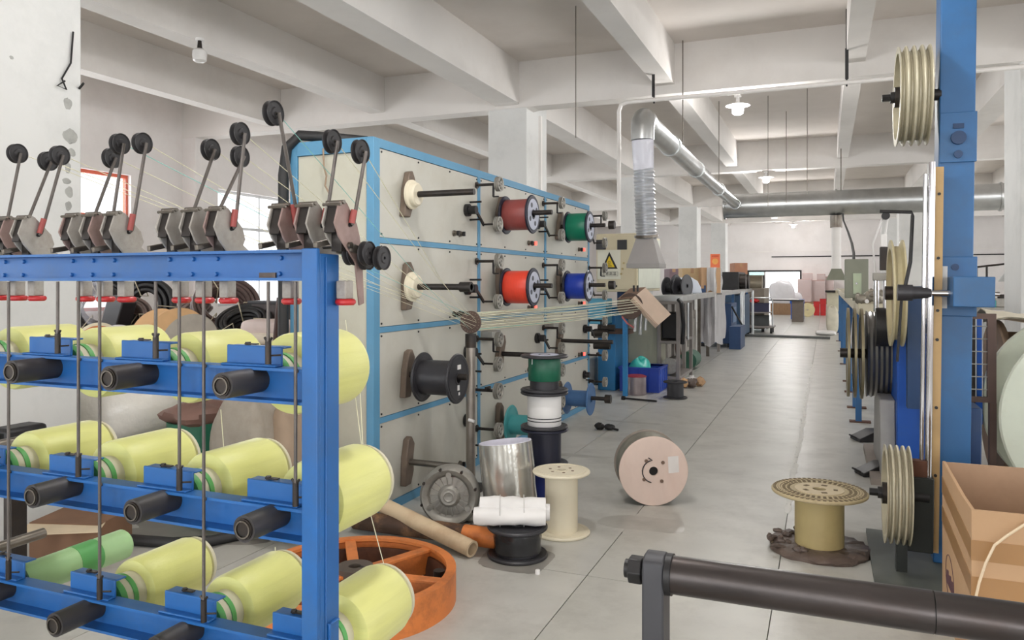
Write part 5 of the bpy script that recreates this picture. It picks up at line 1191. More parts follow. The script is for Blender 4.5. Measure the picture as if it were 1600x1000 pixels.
# machinery seen between post and column on the right, on the next line
y = 14.0
t = thing('work_table', 'cluttered metal work table seen right of the blue post', 'table', (3.4, y, 0))
a, b = onY(1528, 476, y), onY(1596, 470, y)
part('tabletop', MB().bb((a.x, y-0.3, 1.06), (b.x+0.4, y+0.5, 1.1)), CASTALU, t)
for x in (a.x+0.05, b.x+0.3):
    for yy_ in (y-0.25, y+0.45): part('leg', MB().bb((x-0.025, yy_-0.025, 0), (x+0.025, yy_+0.025, 1.06)), ALU, t)
for i, (u, v, w_, h_, mm) in enumerate(((1535, 462, 0.16, 0.18, DARKSTEEL), (1548, 463, 0.14, 0.16, TEAL), (1566, 462, 0.22, 0.2, CASTALU), (1580, 462, 0.16, 0.24, ALU), (1590, 462, 0.14, 0.12, WHITE))):
    p = onY(u, v, y)
    q = thing('tool_unit', ['dark motor on the work table', 'teal pump on the work table', 'silver gearbox on the work table', 'tall silver canister on the work table', 'white block on the work table'][i]+' behind the post', 'tool', (p.x, y, 1.1))
    lpart('body', MB().bb((-w_/2, -0.1, 0.0), (w_/2, 0.1, h_*0.7)), mm, q, bevel=0.012)
    lpart('top', MB().cyl((0, 0, h_*0.7), (0, 0, h_), w_*0.3, n=14), DARKSTEEL, q)
fr = thing('tool_rack', 'thin dark pipe frame behind the work table', 'rack', (3.2, y+0.6, 0))
for u in (1526, 1542, 1588):
    p = onY(u, 430, y+0.6); part('upright', MB().cyl((p.x, y+0.6, 0), (p.x, y+0.6, onY(u, 417, y+0.6).z), 0.018, n=8), DARKSTEEL, fr)
p, q = onY(1520, 418, y+0.6), onY(1592, 410, y+0.6)
part('rail', MB().cyl(p, q, 0.016, n=8), DARKSTEEL, fr)
# ---------------------------------------------------------------- cable coils, boards and sacks behind the creel
def coil(label, p, R, r, h, ax, m, rot=None, turns=10, lab2=None, group='cable coils behind the creel'):
    p = V(p); t = thing('cable_coil', label, 'coil', p, group); ax = V(ax).normalized()
    mb = MB(); rnd = random.Random(len(label))
    n = max(3, int(h/(2*r))); layers = 3
    for l in range(layers):
        for k in range(n):
            mb.torus(ax*((k+0.5)*h/n-h/2)+V((rnd.uniform(-.01, .01), rnd.uniform(-.01, .01), 0)), ax, R-l*r*1.9+rnd.uniform(-.006, .006), r, 36, 6)
    o = lpart('turns', mb, m, t); o['kind'] = 'stuff'
    x, y, d = basis(ax)
    for q in range(3):
        a = 2.0+q*2.1; c = (x*math.cos(a)+y*math.sin(a))*(R-r*2)
        e = (x*math.cos(a)+y*math.sin(a))
        lpart('tie', MB().tube([c+e*(r*4.2)+d*h*0.55, c+e*(r*4.2)-d*h*0.55, c-e*(r*4.2)-d*h*0.55, c-e*(r*4.2)+d*h*0.55], 0.008, 5, True), mat('tie_string', (206, 196, 170), 0.8), t)
    return t
BLKC = mat('cable_black', (42, 41, 42), 0.45, var=0.15)
GRYC = mat('cable_grey_brown', (128, 112, 106), 0.55, var=0.15)
BRNC = mat('cable_brown', (104, 86, 82), 0.55, var=0.15)
# low table that carries the pile
yb = 8.2
tb_ = thing('pile_pallet', 'low wooden pallet stack under the cable coils behind the creel', 'pallet', (-7.3, yb+0.35, 0))
px0, px1 = onY(120, 540, yb).x, onY(470, 540, yb).x
PALW = mat('pallet_wood', (150, 120, 92), 0.75, var=0.15, stretch=(6, 1, 1))
for i in range(6):
    part('deck_board', MB().bb((px0, yb-0.45+0.3*i, 0.62), (px1, yb-0.2+0.3*i, 0.66)), PALW, tb_)
tb2 = thing('low_pallet', 'low wooden pallet under the round boards behind the creel', 'pallet', (-7.2, yb-0.85, 0))
for i in range(3): part('deck_board', MB().bb((px0, yb-1.3+0.28*i, 0.34), (px1, yb-1.06+0.28*i, 0.38)), PALW, tb2)
for i in range(3):
    x = px0+0.1+(px1-px0-0.2)*i/2
    part('bearer', MB().bb((x-0.06, yb-1.3, 0), (x+0.06, yb-0.5, 0.34)), PALW, tb2)
for i in range(4):
    x = px0+0.1+(px1-px0-0.2)*i/3
    part('bearer', MB().bb((x-0.06, yb-0.45, 0), (x+0.06, yb+1.3, 0.62)), PALW, tb_)
P_ = lambda u, v, y=yb: onY(u, v, y)
coil('standing black cable coil with a yellow tie behind the creel', P_(232, 476, 8.5), 0.36, 0.035, 0.2, (0.35, -0.9, 0.05), BLKC)
coil('grey-brown cable coil lying left of the standing black coil', P_(200, 500, 8.1), 0.30, 0.022, 0.3, (0.5, -0.6, 0.6), GRYC)
coil('grey-brown cable coil right of the standing black coil', P_(290, 493, 8.3), 0.34, 0.022, 0.3, (-0.4, -0.5, 0.8), GRYC)
coil('big brown cable bundle behind the creel near the blue cabinet', P_(352, 482, 8.4), 0.42, 0.03, 0.34, (0.6, -0.55, 0.55), BRNC)
coil('black cable coil lowest in the pile, seen above the bobbins', P_(382, 510, 8.0), 0.34, 0.03, 0.26, (0.2, -0.5, 0.8), BLKC)
coil('dark cable coil wrapped in shiny film, left end of the pile', P_(160, 480, 8.3), 0.40, 0.03, 0.36, (0.7, -0.6, 0.3), BLKC)
p = P_(150, 478, 8.0)
single('film_sheet', MB().blob(p, (0.5, 0.3, 0.62), 4, 0.12, 18, 12), film('wrap_film', (212, 212, 220), 0.72, 0.12), 'crumpled clear film over the leftmost dark coil', 'film', base=(p.x, p.y, 0.66))
p = P_(185, 492, 7.9)
single('black_block', MB().box(p, (0.3, 0.25, 0.5), Matrix.Rotation(0.35, 3, 'Y')), BLACKPLASTIC, 'black slab leaning between the coils at left', 'slab', base=(p.x, p.y, 0.66), bevel=0.02)
# boards: round tan end discs
for i, (u, v, R, lab, mm, tilt) in enumerate(((245, 511, 0.38, 'round tan board leaning left of the two behind the creel', TANWOOD, 0.0), (278, 511, 0.38, 'round tan board leaning right of the two behind the creel', TANWOOD, 0.25), (297, 519, 0.36, 'round grey board in front of the tan boards', mat('grey_board', (176, 168, 156), 0.7), 0.1), (152, 524, 0.30, 'cream bucket rim with orange inside, left of the tan boards', mat('cream_rim', (236, 226, 196), 0.5), 0.3), (182, 528, 0.30, 'white round lid next to the cream rim', WHITE, 0.3))):
    p = P_(u, v+14, 7.6-0.12*(i == 2)-0.2*(i > 2))
    d_ = V((0.25+tilt, -0.9, 0.35))
    t = thing('round_board', lab, 'board', p)
    lpart('disc', MB().lathe([(0, -0.015), (R-0.004, -0.015), (R, -0.01), (R, 0.01), (R-0.004, 0.015), (0, 0.015)], (0, 0, 0), d_, 44, closed=False), mm, t)
    if i == 3: lpart('inside', MB().lathe([(0, 0.016), (R*0.85, 0.016), (R*0.85, 0.018), (0, 0.018)], (0, 0, 0), d_, 30, closed=False), ORANGE, t, label='orange inside')
    elif i < 3: lpart('bore', MB().cyl(d_.normalized()*0.012, d_.normalized()*0.0165, 0.04, n=18), DUCTDARK, t)
# pinkish sacks and dark crate near the cabinet
for i, (u, v, sz, mm, lab) in enumerate(((420, 512, (0.75, 0.4, 0.22), mat('pink_sack', (222, 204, 198), 0.7, var=0.05), 'pale pink sack lying at the right of the pile'), (418, 528, (0.8, 0.45, 0.2), mat('cream_sack', (226, 214, 196), 0.7, var=0.05), 'cream sack under the pink sack beside the coils'))):
    p = P_(u, v, 7.8)
    t = thing('sack', lab, 'sack', p)
    lpart('body', MB().blob((0, 0, 0), sz, 20+i, 0.06, 22, 12, 0.6), mm, t); lpart('knot', MB().blob((-sz[0]*0.5, 0, 0.02), (0.1, 0.06, 0.05), 3, 0.2, 8, 6), mm, t)
p = P_(428, 495, 8.4)
t = thing('dark_crate', 'dark brown crate at the right end of the coil pile', 'crate', p)
lpart('body', MB().box((0, 0, 0), (0.5, 0.4, 0.42)), mat('crate_dark', (74, 66, 66), 0.6), t, bevel=0.01); lpart('rim', MB().box((0, 0, 0.2), (0.53, 0.43, 0.04)), BLACKPLASTIC, t, bevel=0.005)
a, b = P_(436, 465, 7.4), P_(430, 530, 7.4)
b = a+(b-a)*((a.z-0.03)/(a.z-b.z))
single('dark_bar', MB().cyl(a, b, 0.028, n=10), mat('lever_brown', (84, 62, 58), 0.6), 'dark brown bar leaning beside the cabinet end', 'bar')
# big translucent bag of yarn on the floor behind the creel, green bin, grey sacks
p = onT(148, 655, 5.5)
t = thing('plastic_bag', 'big translucent plastic bag behind the creel, between the bobbin rows', 'bag', (p.x, p.y, 0))
lpart('film', MB().blob((0, 0, 0.62), (1.42, 0.7, 0.56), 9, 0.07, 34, 20, 0.75), film('bag_film', (240, 236, 230), 0.25, 0.18), t, label='translucent plastic film')
lpart('contents', MB().blob((0.05, 0.05, 0.58), (1.2, 0.55, 0.42), 12, 0.08, 26, 14, 0.8), mat('bag_contents', (226, 220, 184), 0.8, var=0.12, scale=4), t, label='pale yellow contents')
lpart('crate_below', MB().bb((-0.5, -0.28, 0), (0.55, 0.3, 0.36)), mat('crate_dark', (74, 66, 66), 0.6), t)
p = onT(313, 672, 4.9)
t = thing('green_bin', 'dark green bin with a brown bag folded over its rim', 'bin', (p.x, p.y, 0))
lpart('bin_wall', MB().lathe([(0.0, 0.0), (0.17, 0.0), (0.2, 0.62), (0.185, 0.62), (0.16, 0.03), (0.0, 0.03)], n=28, closed=False), mat('bin_green', (34, 98, 74), 0.45, var=0.08), t)
lpart('bag_rim', MB().blob((0, 0, 0.66), (0.46, 0.44, 0.16), 5, 0.16, 22, 10), mat('bag_brown', (122, 92, 82), 0.6, var=0.15), t)
p = onT(390, 672, 4.6)
t = thing('grey_sack', 'crumpled grey sack standing behind the creel next to the green bin', 'sack', (p.x, p.y, 0))
SACK = mat('sack_grey', (156, 148, 136), 0.85, var=0.12, scale=5, bump=0.5, bscale=12, dirt=(120, 104, 92), dirt_amt=0.5)
lpart('body', MB().blob((0, 0, 0.42), (0.37, 0.34, 0.84), 31, 0.13, 34, 26, 0.6), SACK, t)
lpart('tied_top', MB().blob((-0.02, 0, 0.84), (0.2, 0.15, 0.16), 33, 0.2, 14, 8), SACK, t); lpart('tie_cord', MB().torus((-0.02, 0, 0.8), (0, 0, 1), 0.09, 0.012, 18, 6), mat('cord_green', (78, 110, 100), 0.7), t)
p = onT(450, 680, 4.7)
t = thing('brown_sack', 'brown sack between the grey sack and the cabinet', 'sack', (p.x, p.y, 0))
SACKB = mat('sack_brown', (158, 138, 118), 0.85, var=0.1, bump=0.4, bscale=10)
lpart('body', MB().blob((-0.03, 0, 0.38), (0.34, 0.34, 0.76), 41, 0.07, 24, 16, 0.6), SACKB, t); lpart('tied_top', MB().blob((-0.03, 0, 0.76), (0.16, 0.14, 0.12), 43, 0.2, 10, 7), SACKB, t)
p = onT(455, 722, 4.5)
t = thing('rubbish_heap', 'crumpled silver film rubbish on the floor before the cabinet end', 'rubbish', (p.x, p.y, 0))
for i in range(6):
    rnd = random.Random(50+i)
    lpart('crumpled_film', MB().blob((rnd.uniform(-.2, .15), rnd.uniform(-.12, .12), 0.1+0.06*i), (0.3, 0.25, 0.16), 60+i, 0.3, 16, 10), mat('crumple_%d' % (i % 2), [(176, 176, 170), (142, 136, 128)][i % 2], 0.4, var=0.2, scale=8), t)
# dark machine end at the far left behind the bobbins
p = onT(24, 672, 3.9)
t = thing('dark_motor', 'dark motor with a green hose at the left picture edge', 'motor', (p.x, p.y, 0))
lpart('body', MB().bb((-0.06, -0.1, 0.56), (0.08, 0.12, 0.77)), BLACKIRON, t, bevel=0.02)
lpart('pedestal', MB().bb((-0.03, -0.04, 0), (0.03, 0.04, 0.56)), DARKSTEEL, t)
lpart('hose', MB().tube([(-0.4, -0.12, 0.70), (-0.2, -0.13, 0.74), (-0.02, -0.13, 0.75), (0.08, -0.13, 0.68), (0.11, -0.13, 0.56)], 0.02, 8), mat('hose_green', (120, 140, 128), 0.5), t)
# ---------------------------------------------------------------- threads from the creel to the guide disc and on to the extruder
def thread(name, pts, r, m, label, group):
    mb = MB().tube(pts, r, 4)
    o = single(name, mb, m, label, 'yarn', group, base=V(pts[0]))
    return o
for i, p in enumerate(PTIP):
    q = GD+V((0.05*math.cos(i*1.9), -0.009, 0.05*math.sin(i*1.9)))
    mid = p.lerp(q, 0.5)-V((0, 0, 0.02))
    thread('yarn_line', [p+V((0, 0.02, 0.0)), mid, q], 0.0013, THREAD if i % 5 != 4 else AQUATHREAD, 'thin pale yarn running from the creel pulleys to the brown guide disc', 'yarns from creel to guide disc')
EXH = V((-2.36, 9.80, 1.18))
for i in range(16):
    a = 2*pi*i/16; q0_ = GD+V((0.065*math.cos(a), 0.009, 0.065*math.sin(a)))
    q1_ = EXH+V((0.14*math.cos(a), 0, 0.09*math.sin(a)))
    thread('yarn_line', [q0_, q0_.lerp(q1_, 0.5)-V((0, 0, 0.015)), q1_], 0.003, THREAD if i % 6 != 5 else AQUATHREAD, 'pale yarn stretched from the guide disc to the extruder head', 'yarns from guide disc to extruder')
for u0, v0, u1, v1 in ((562, 600, 568, 720), (578, 800, 606, 905), (430, 855, 432, 890), (345, 640, 350, 705), (540, 500, 566, 705)):
    a_, b_ = onT(u0, v0, 2.35), onT(u1, v1, 2.2)
    thread('yarn_line', [a_, b_], 0.0012, THREAD, 'loose yarn hanging from a creel bobbin', 'loose yarns at the creel')
# ---------------------------------------------------------------- the extruder line left of the aisle
def cyln(nm, p, q, r, m, par, r2=None, n=16, label=None): return part(nm, MB().cyl(p, q, r, r2, n), m, par, label=label)
def bxp(nm, a, b, m, par, bevel=0.004, label=None): return part(nm, MB().bb(a, b), m, par, bevel=bevel, label=label)
# control cabinet with warning plate
Y0 = 10.3
t = thing('control_cabinet', 'beige electrical control cabinet with a yellow warning triangle, past the payoff cabinet', 'cabinet', (-2.66, 11.0, 0))
xa, xb = -2.95, -2.38
bxp('cabinet_body', (xa, Y0, 1.36), (xb, 11.86, 2.16), BEIGE, t, 0.008)
bxp('cabinet_door', (xa+0.03, Y0-0.012, 1.39), (xb-0.03, Y0, 2.13), BEIGE, t, 0.004)
bxp('side_panel', (xb, Y0+0.06, 1.40), (xb+0.012, 11.82, 2.13), PALEGREEN, t, 0.004)
bxp('plinth', (xa+0.1, 11.05, 0), (xb-0.32, 11.8, 1.36), DARKBLUE, t)
for u in (932, 965):
    a, b = onY(u, 375, Y0), onY(u+15, 390, Y0)
    bxp('meter', (a.x, Y0-0.024, b.z), (b.x, Y0-0.012, a.z), BLACKPLASTIC, t, 0.003)
a, b = onY(934, 391, Y0), onY(970, 436, Y0)
sg = bxp('warning_plate', (a.x, Y0-0.016, b.z), (b.x, Y0-0.0125, a.z), mat('plate_white', (222, 220, 204), 0.5, var=0.02), t, 0, label='white warning plate with a yellow triangle')
def tri(pts, y, m, nm):
    pp = [onY(u, v, Y0) for u, v in pts]
    o = part(nm, MB().prism([(p.x, p.z) for p in pp], (0, y, 0), (1, 0, 0), (0, 0, 1), (0, 0.0012, 0)), m, sg)
tri([(941, 420), (965.5, 420), (952.5, 393.5)], Y0-0.0175, BLACKIRON, 'triangle_border')
tri([(945, 417.5), (961, 417.5), (952.6, 400)], Y0-0.019, mat('warning_yellow', (232, 200, 40), 0.5, var=0.02), 'triangle_field')
p = onY(952.7, 411, Y0)
hs = MB()
for k in (-1, 0, 1):
    hs.tube([(p.x+k*0.016+0.004*math.sin(i*1.6), Y0-0.0195, p.z-0.03+0.012*i) for i in range(6)], 0.0025, 4)
hs.bb((p.x-0.035, Y0-0.0205, p.z-0.043), (p.x+0.035, Y0-0.019, p.z-0.036))
part('heat_symbol', hs, BLACKIRON, sg)
c = onY(952, 428, Y0)
fr = MB(); w2, h2 = 0.125, 0.03
fr.bb((c.x-w2, Y0-0.0185, c.z-h2), (c.x+w2, Y0-0.016, c.z-h2+0.003)).bb((c.x-w2, Y0-0.0185, c.z+h2-0.003), (c.x+w2, Y0-0.016, c.z+h2)).bb((c.x-w2, Y0-0.0185, c.z-h2), (c.x-w2+0.003, Y0-0.016, c.z+h2)).bb((c.x+w2-0.003, Y0-0.0185, c.z-h2), (c.x+w2, Y0-0.016, c.z+h2))
part('text_frame', fr, BLACKIRON, sg)
o = link('lettering', text_mesh('注意高温', 0.052, 0.0008, BLACKIRON), sg); o.location = V((c.x, Y0-0.0175, c.z))-wloc(sg); o.rotation_euler = (pi/2, 0, 0)
for i in range(10):
    yy = Y0+0.25+1.35*i/10
    for z in (1.915, 1.80):
        part('toggle', MB().cyl((xb+0.012, yy, z), (xb+0.03, yy, z), 0.02, n=8), REDPLASTIC if i < 2 or (z < 1.85 and i in (5,)) else BLACKIRON, t)
a = onY(958, 447, Y0)
for k in range(4): part('nameplate_mark', MB().bb((a.x-0.05+0.03*k, Y0-0.014, a.z-0.016), (a.x-0.03+0.03*k, Y0-0.012, a.z+0.014)), BLACKIRON, t)
for i, (u, v) in enumerate(((975, 411), (973, 420), (971, 428))):
    p = onY(u, v, Y0); part('indicator', MB().cyl((p.x, Y0-0.012, p.z), (p.x, Y0-0.022, p.z), 0.014, n=10), OLDIVORY, t)
# extruder with pedestal, head, shelf, chute
t = thing('extruder', 'light blue extruder with pedestal, brown die head and beige chute', 'extruder', (-2.7, 10.6, 0))
bxp('pedestal', (-2.93, 10.3, 0.0), (-2.68, 10.95, 1.15), PEDBLUE, t, 0.01)
bxp('gear_housing', (-3.25, 9.95, 0.93), (-2.72, 10.285, 1.27), LIGHTBLUE, t, 0.012)
bxp('base_plate', (-3.1, 10.75, 0), (-2.4, 11.4, 0.03), BLACKIRON, t)
bxp('lower_panel', (-2.66, 10.96, 0.3), (-2.24, 11.6, 1.05), mat('panel_olive', (186, 184, 162), 0.5, var=0.05), t)
bxp('shelf', (-2.9, 10.0, 0.80), (-2.42, 10.29, 0.86), mat('shelf_brown', (92, 70, 60), 0.6), t)
bxp('support_post', (-2.47, 9.86, 0.0), (-2.41, 9.92, 1.0), PEDBLUE, t)
hd = EXH+V((0, 0.02, 0))
cyln('die_disc', hd, hd+V((0, 0.05, 0)), 0.17, mat('brown_laminate', (92, 74, 66), 0.55), t, n=30)
cyln('die_head', hd+V((0, 0.05, 0)), hd+V((0, 0.45, 0)), 0.09, RUST, t, n=20)
cyln('barrel', hd+V((-0.05, 0.5, 0.0)), hd+V((-0.05, 2.2, 0.0)), 0.1, STEEL, t, n=20)
a, b = onT(998, 458, 10.0), onT(1038, 500, 9.9)
d_ = (b-a); n_ = V((0.55, -0.75, 0.5)).normalized(); w_ = d_.cross(n_).normalized()
m = MB().prism([(0, -0.13), (d_.length, -0.13), (d_.length, 0.13), (0, 0.13)], a, d_.normalized(), w_, n_*0.012)
m.prism([(0, 0.13), (d_.length, 0.13), (d_.length, 0.142), (0, 0.142)], a, d_.normalized(), w_, -n_*0.07)
part('chute', m, mat('chute_beige', (224, 200, 180), 0.45, 0.1, var=0.06), t, label='beige folded chute board')
part('chute_top', MB().prism([(-0.22, -0.15), (0, -0.14), (0, 0.14), (-0.22, 0.12)], a, V((1, -0.1, 0.1)).normalized(), w_, n_*0.012), mat('chute_brown', (134, 108, 92), 0.5), t)
for k in range(2): cyln('chute_pin', a+V((-0.06+0.05*k, -0.02, 0.02)), a+V((-0.06+0.05*k, -0.02, 0.1)), 0.014, BLACKIRON, t, n=8)
for k, (u, v) in enumerate(((992, 500), (1000, 505), (1008, 498))):
    p = onT(u, v, 10.0); cyln('bare_pipe', p+V((0, 0, -0.15)), p+V((0.02, 0, 0.14)), 0.02, ALU, t, n=10)
part('red_hose', MB().tube([onT(972, 495, 10.0), onT(980, 505, 9.95), onT(990, 512, 10.0)], 0.012, 7), mat('pink_hose', (196, 110, 110), 0.5), t)
bxp('motor_guard', (-3.2, 10.0, 0.05), (-2.98, 10.5, 0.45), CASTALU, t, 0.02)
for u, v in ((925, 520), (935, 512), (928, 540)):
    p = onT(u, v, 10.2); cyln('drive_roller', p, p+V((0.22, 0, 0)), 0.045, DARKSTEEL, t)
for z in (0.62, 0.5): bxp('drive_rail', (-3.2, 9.95, z), (-2.95, 10.0, z+0.03), RUST, t)
# crate, pot and rod before it
p0 = onZ(1000, 607, 0)
t = thing('plastic_crate', 'blue plastic crate on the floor under the extruder', 'crate', (-2.36, 10.58, 0))
CRB = mat('crate_blue', (32, 66, 168), 0.4, var=0.08)
x0, x1, y0, y1, hh = -2.62, -2.08, 10.30, 10.85, 0.33
bxp('bottom', (x0, y0, 0), (x1, y1, 0.02), CRB, t)
for a, b in (((x0, y0, 0.02), (x1, y0+0.02, hh)), ((x0, y1-0.02, 0.02), (x1, y1, hh)), ((x0, y0+0.02, 0.02), (x0+0.02, y1-0.02, hh)), ((x1-0.02, y0+0.02, 0.02), (x1, y1-0.02, hh))):
    bxp('side', a, b, CRB, t, 0)
part('rim', MB().bb((x0-0.015, y0-0.015, hh-0.02), (x1+0.015, y0+0.02, hh+0.005)).bb((x0-0.015, y1-0.02, hh-0.02), (x1+0.015, y1+0.015, hh+0.005)).bb((x0-0.015, y0+0.02, hh-0.02), (x0+0.02, y1-0.02, hh+0.005)).bb((x1-0.02, y0+0.02, hh-0.02), (x1+0.015, y1-0.02, hh+0.005)), CRB, t)
for k in range(5): bxp('rib', (x1, y0+0.1+0.14*k, 0.02), (x1+0.012, y0+0.115+0.14*k, hh-0.02), mat('crate_rib', (70, 104, 190), 0.4), t, 0)
for k in range(3): bxp('rib', (x0+0.12+0.14*k, y0-0.012, 0.02), (x0+0.135+0.14*k, y0, hh-0.02), CRB, t, 0)
t = thing('plastic_pouch', 'turquoise plastic bag lying in the blue crate', 'bag', (-2.40, 10.57, 0.02))
lpart('film', MB().blob((0, 0, 0.20), (0.36, 0.34, 0.42), 71, 0.16, 22, 14), mat('turquoise_bag', (70, 190, 180), 0.35, var=0.15, scale=9), t); lpart('knot', MB().blob((0.02, 0, 0.41), (0.1, 0.1, 0.07), 72, 0.2, 10, 7), mat('turquoise_bag', (70, 190, 180), 0.35), t)
p = onZ(994, 616, 0)
t = thing('metal_pot', 'dented metal pot with a red lid standing before the blue crate', 'pot', (p.x, p.y, 0))
lpart('pot_wall', MB().lathe([(0.0, 0.0), (0.13, 0.0), (0.135, 0.01), (0.132, 0.24), (0.126, 0.24), (0.126, 0.015), (0.0, 0.015)], n=28, closed=False), mat('pot_metal', (168, 156, 158), 0.35, 0.6, var=0.2, scale=6), t)
lpart('lid', MB().lathe([(0.0, 0.262), (0.1, 0.26), (0.138, 0.245), (0.138, 0.236), (0.0, 0.24)], n=28, closed=False), mat('lid_red', (150, 44, 62), 0.5), t, label='dark red lid')
a, b = onZ(972, 622, 0.02), onZ(1026, 627, 0.02)
single('iron_rod', MB().cyl(a, b, 0.013, n=8).cyl(a, a.lerp(b, 0.08), 0.03, n=10), BLACKIRON, 'thin dark iron rod on the floor before the metal pot', 'rod')
# table frame with motor, then machine units under the rail
t = thing('motor_stand', 'grey angle-iron machine frame with motor beside the beige chute', 'machine', (-2.0, 11.2, 0))
GF = mat('frame_grey', (146, 140, 136), 0.5, 0.3, var=0.1, dirt=(104, 92, 84), dirt_amt=0.4)
fx0, fx1, fy0, fy1 = -2.2, -1.93, 10.9, 12.0
for x in (fx0, fx1):
    for y in (fy0, fy1): bxp('leg', (x-0.025, y-0.025, 0), (x+0.025, y+0.025, 1.2), GF, t)
for z in (0.12, 0.62, 1.18): bxp('shelf', (fx0-0.02, fy0-0.02, z), (fx1+0.02, fy1+0.02, z+0.04), GF, t)
cyln('motor', (fx0+0.14, fy0+0.1, 0.30), (fx0+0.14, fy0+0.5, 0.30), 0.11, DARKSTEEL, t, n=22)
cyln('fan_cowl', (fx0+0.14, fy0+0.04, 0.30), (fx0+0.14, fy0+0.1, 0.30), 0.115, CASTALU, t, n=22)
bxp('gearbox', (fx0+0.02, fy0+0.1, 0.68), (fx1-0.02, fy0+0.7, 1.05), BLACKIRON, t, 0.015)
bxp('top_unit', (fx0-0.1, fy0+0.0, 1.22), (fx1+0.05, fy1, 1.30), ALU, t)
part('cable_bundle', MB().tube([(fx1, fy0, 1.25), (fx1+0.05, fy0-0.03, 1.2), (fx1+0.08, fy0-0.02, 0.9), (fx1+0.06, fy0+0.0, 0.62)], 0.03, 8), BLACKIRON, t)
cyln('guide_tube', (fx1+0.12, fy0+0.1, 0.68), (fx1+0.12, fy0+0.1, 1.2), 0.018, ALU, t)
for k in range(5):
    rnd = random.Random(90+k); q = V((-1.85+rnd.uniform(-0.05, 0.2), 11.1+rnd.uniform(-0.2, 0.4), 0.06))
    single('waste_scrap', MB().blob(q+V((0, 0, 0.01)), (0.16, 0.14, 0.12), 90+k, 0.3, 12, 8), [TANWOOD, WOOD, FOAM, CARD, MUD][k], ['tan scrap of board on the floor by the machine frame', 'pink wood scrap on the floor by the machine frame', 'white foam scrap by the machine frame', 'crumpled cardboard scrap by the machine frame', 'dark scrap lump by the machine frame'][k], 'scrap')
# long rail trough
t = thing('rail_trough', 'long narrow metal rail trough over the machines left of the aisle', 'trough', (-2.2, 19, 0))
RX = -2.05
bxp('rail', (RX-0.16, 12.2, 1.20), (RX+0.02, 23.8, 1.26), ALU, t)
bxp('lip', (RX+0.0, 12.2, 1.26), (RX+0.02, 23.8, 1.30), ALU, t, 0)
for y in (12.6, 16.95, 19.7, 23.3):
    bxp('leg', (RX-0.12, y-0.03, 0), (RX-0.06, y+0.03, 1.2), GF if y < 17 else POSTBLUE, t)
def unit(name, label, cat, y0, y1, x0, x1, h, m, parts=()):
    u_ = thing(name, label, cat, ((x0+x1)/2, (y0+y1)/2, 0))
    bxp('body', (x0, y0, 0.08), (x1, y1, h), m, u_, 0.012)
    for x in (x0+0.05, x1-0.05):
        for y in (y0+0.05, y1-0.05): bxp('foot', (x-0.04, y-0.04, 0), (x+0.04, y+0.04, 0.08), BLACKIRON, u_, 0)
    return u_
u_ = unit('motor_machine', 'dirty grey machine base with green motor under the rail trough', 'machine', 12.4, 15.3, -3.1, -2.36, 0.95, GREYPLATE)
bxp('top_guard', (-3.0, 12.5, 0.95), (-2.38, 15.25, 1.15), GF, u_)
cyln('green_motor', (-2.18, 13.2, 0.155), (-2.18, 13.75, 0.155), 0.15, mat('motor_green', (52, 98, 80), 0.5, var=0.15), u_, n=20, label='green motor')
part('belt_cover', MB().prism([(0, 0.8), (0.15, 0.9), (0.8, 0.15), (0.6, 0.1)], (-2.355, 12.6, 0.05), (0, 1, 0), (0, 0, 1), (0.05, 0, 0)), RUST, u_)
cyln('hand_wheel', (-2.355, 13.4, 0.66), (-2.30, 13.4, 0.66), 0.12, CASTALU, u_, n=20)
bxp('vent_plate', (-2.36, 14.3, 0.3), (-2.34, 15.1, 0.8), CASTALU, u_)
# grey plastic sheet hanging from the rail
path = [(-2.34+0.034*k, 15.5) for k in range(10)]+[(-2.0, 15.5+0.14*k) for k in range(1, 11)]
def hung(name, z0, z1, m, label, cat, dx=0.0, n0=0, n1=20, seed=0):
    vs, fs = [], []; pp = path[n0:n1]; R_ = 9
    for i, (x, y) in enumerate(pp):
        for j in range(R_):
            w_ = 0.03*math.sin(i*1.5+seed)+0.015*math.sin(j*0.9+i)
            z = z0+(z1-z0)*j/(R_-1)+(0.05*math.sin(i*0.8) if j in (0,) else 0)
            vs.append((x+dx+(w_ if i > 9-n0 else w_*0.3), y-(w_ if i <= 9-n0 else 0), z))
    k = len(vs)
    vs += [(x-0.006, y+0.006, z) for x, y, z in vs]
    for i in range(len(pp)-1):
        for j in range(R_-1):
            f = (i*R_+j, (i+1)*R_+j, (i+1)*R_+j+1, i*R_+j+1); fs += [f, tuple(k+q for q in f[::-1])]
    return single(name, MB().add(vs, fs), m, label, cat, base=(-2.1, 15.8, z0))
hung('plastic_sheet', 0.26, 1.265, mat('grey_sheet', (182, 180, 182), 0.35, var=0.05), 'grey plastic sheet hanging from the rail trough by the aisle', 'sheet')
hung('clear_cover', 1.28, 1.78, film('clear_cover_film', (226, 226, 226), 0.4, 0.15), 'clear plastic cover standing above the grey hanging sheet', 'cover', dx=0.02, n0=4, n1=16, seed=2)
bl = unit('blue_cooler', 'blue machine cabinet low beside the grey hanging sheet', 'machine', 18.1, 19.2, -2.7, -2.0, 1.0, DARKBLUE)
bxp('lower_tray', (-1.995, 17.6, 0.0), (-1.75, 18.6, 0.5), DARKBLUE, bl)
bxp('window_plate', (-2.0, 18.3, 0.55), (-1.985, 19.0, 0.9), mat('plate_blue', (74, 110, 150), 0.4), bl)
part('lever', MB().cyl((-1.9, 17.3, 0.95), (-1.75, 17.8, 0.55), 0.02, n=8), BLACKIRON, bl)
b2 = unit('blue_puller', 'dark blue haul-off machine at the far part of the left line', 'machine', 20.4, 22.6, -2.7, -2.0, 1.15, mat('puller_blue', (48, 76, 104), 0.5, var=0.1))
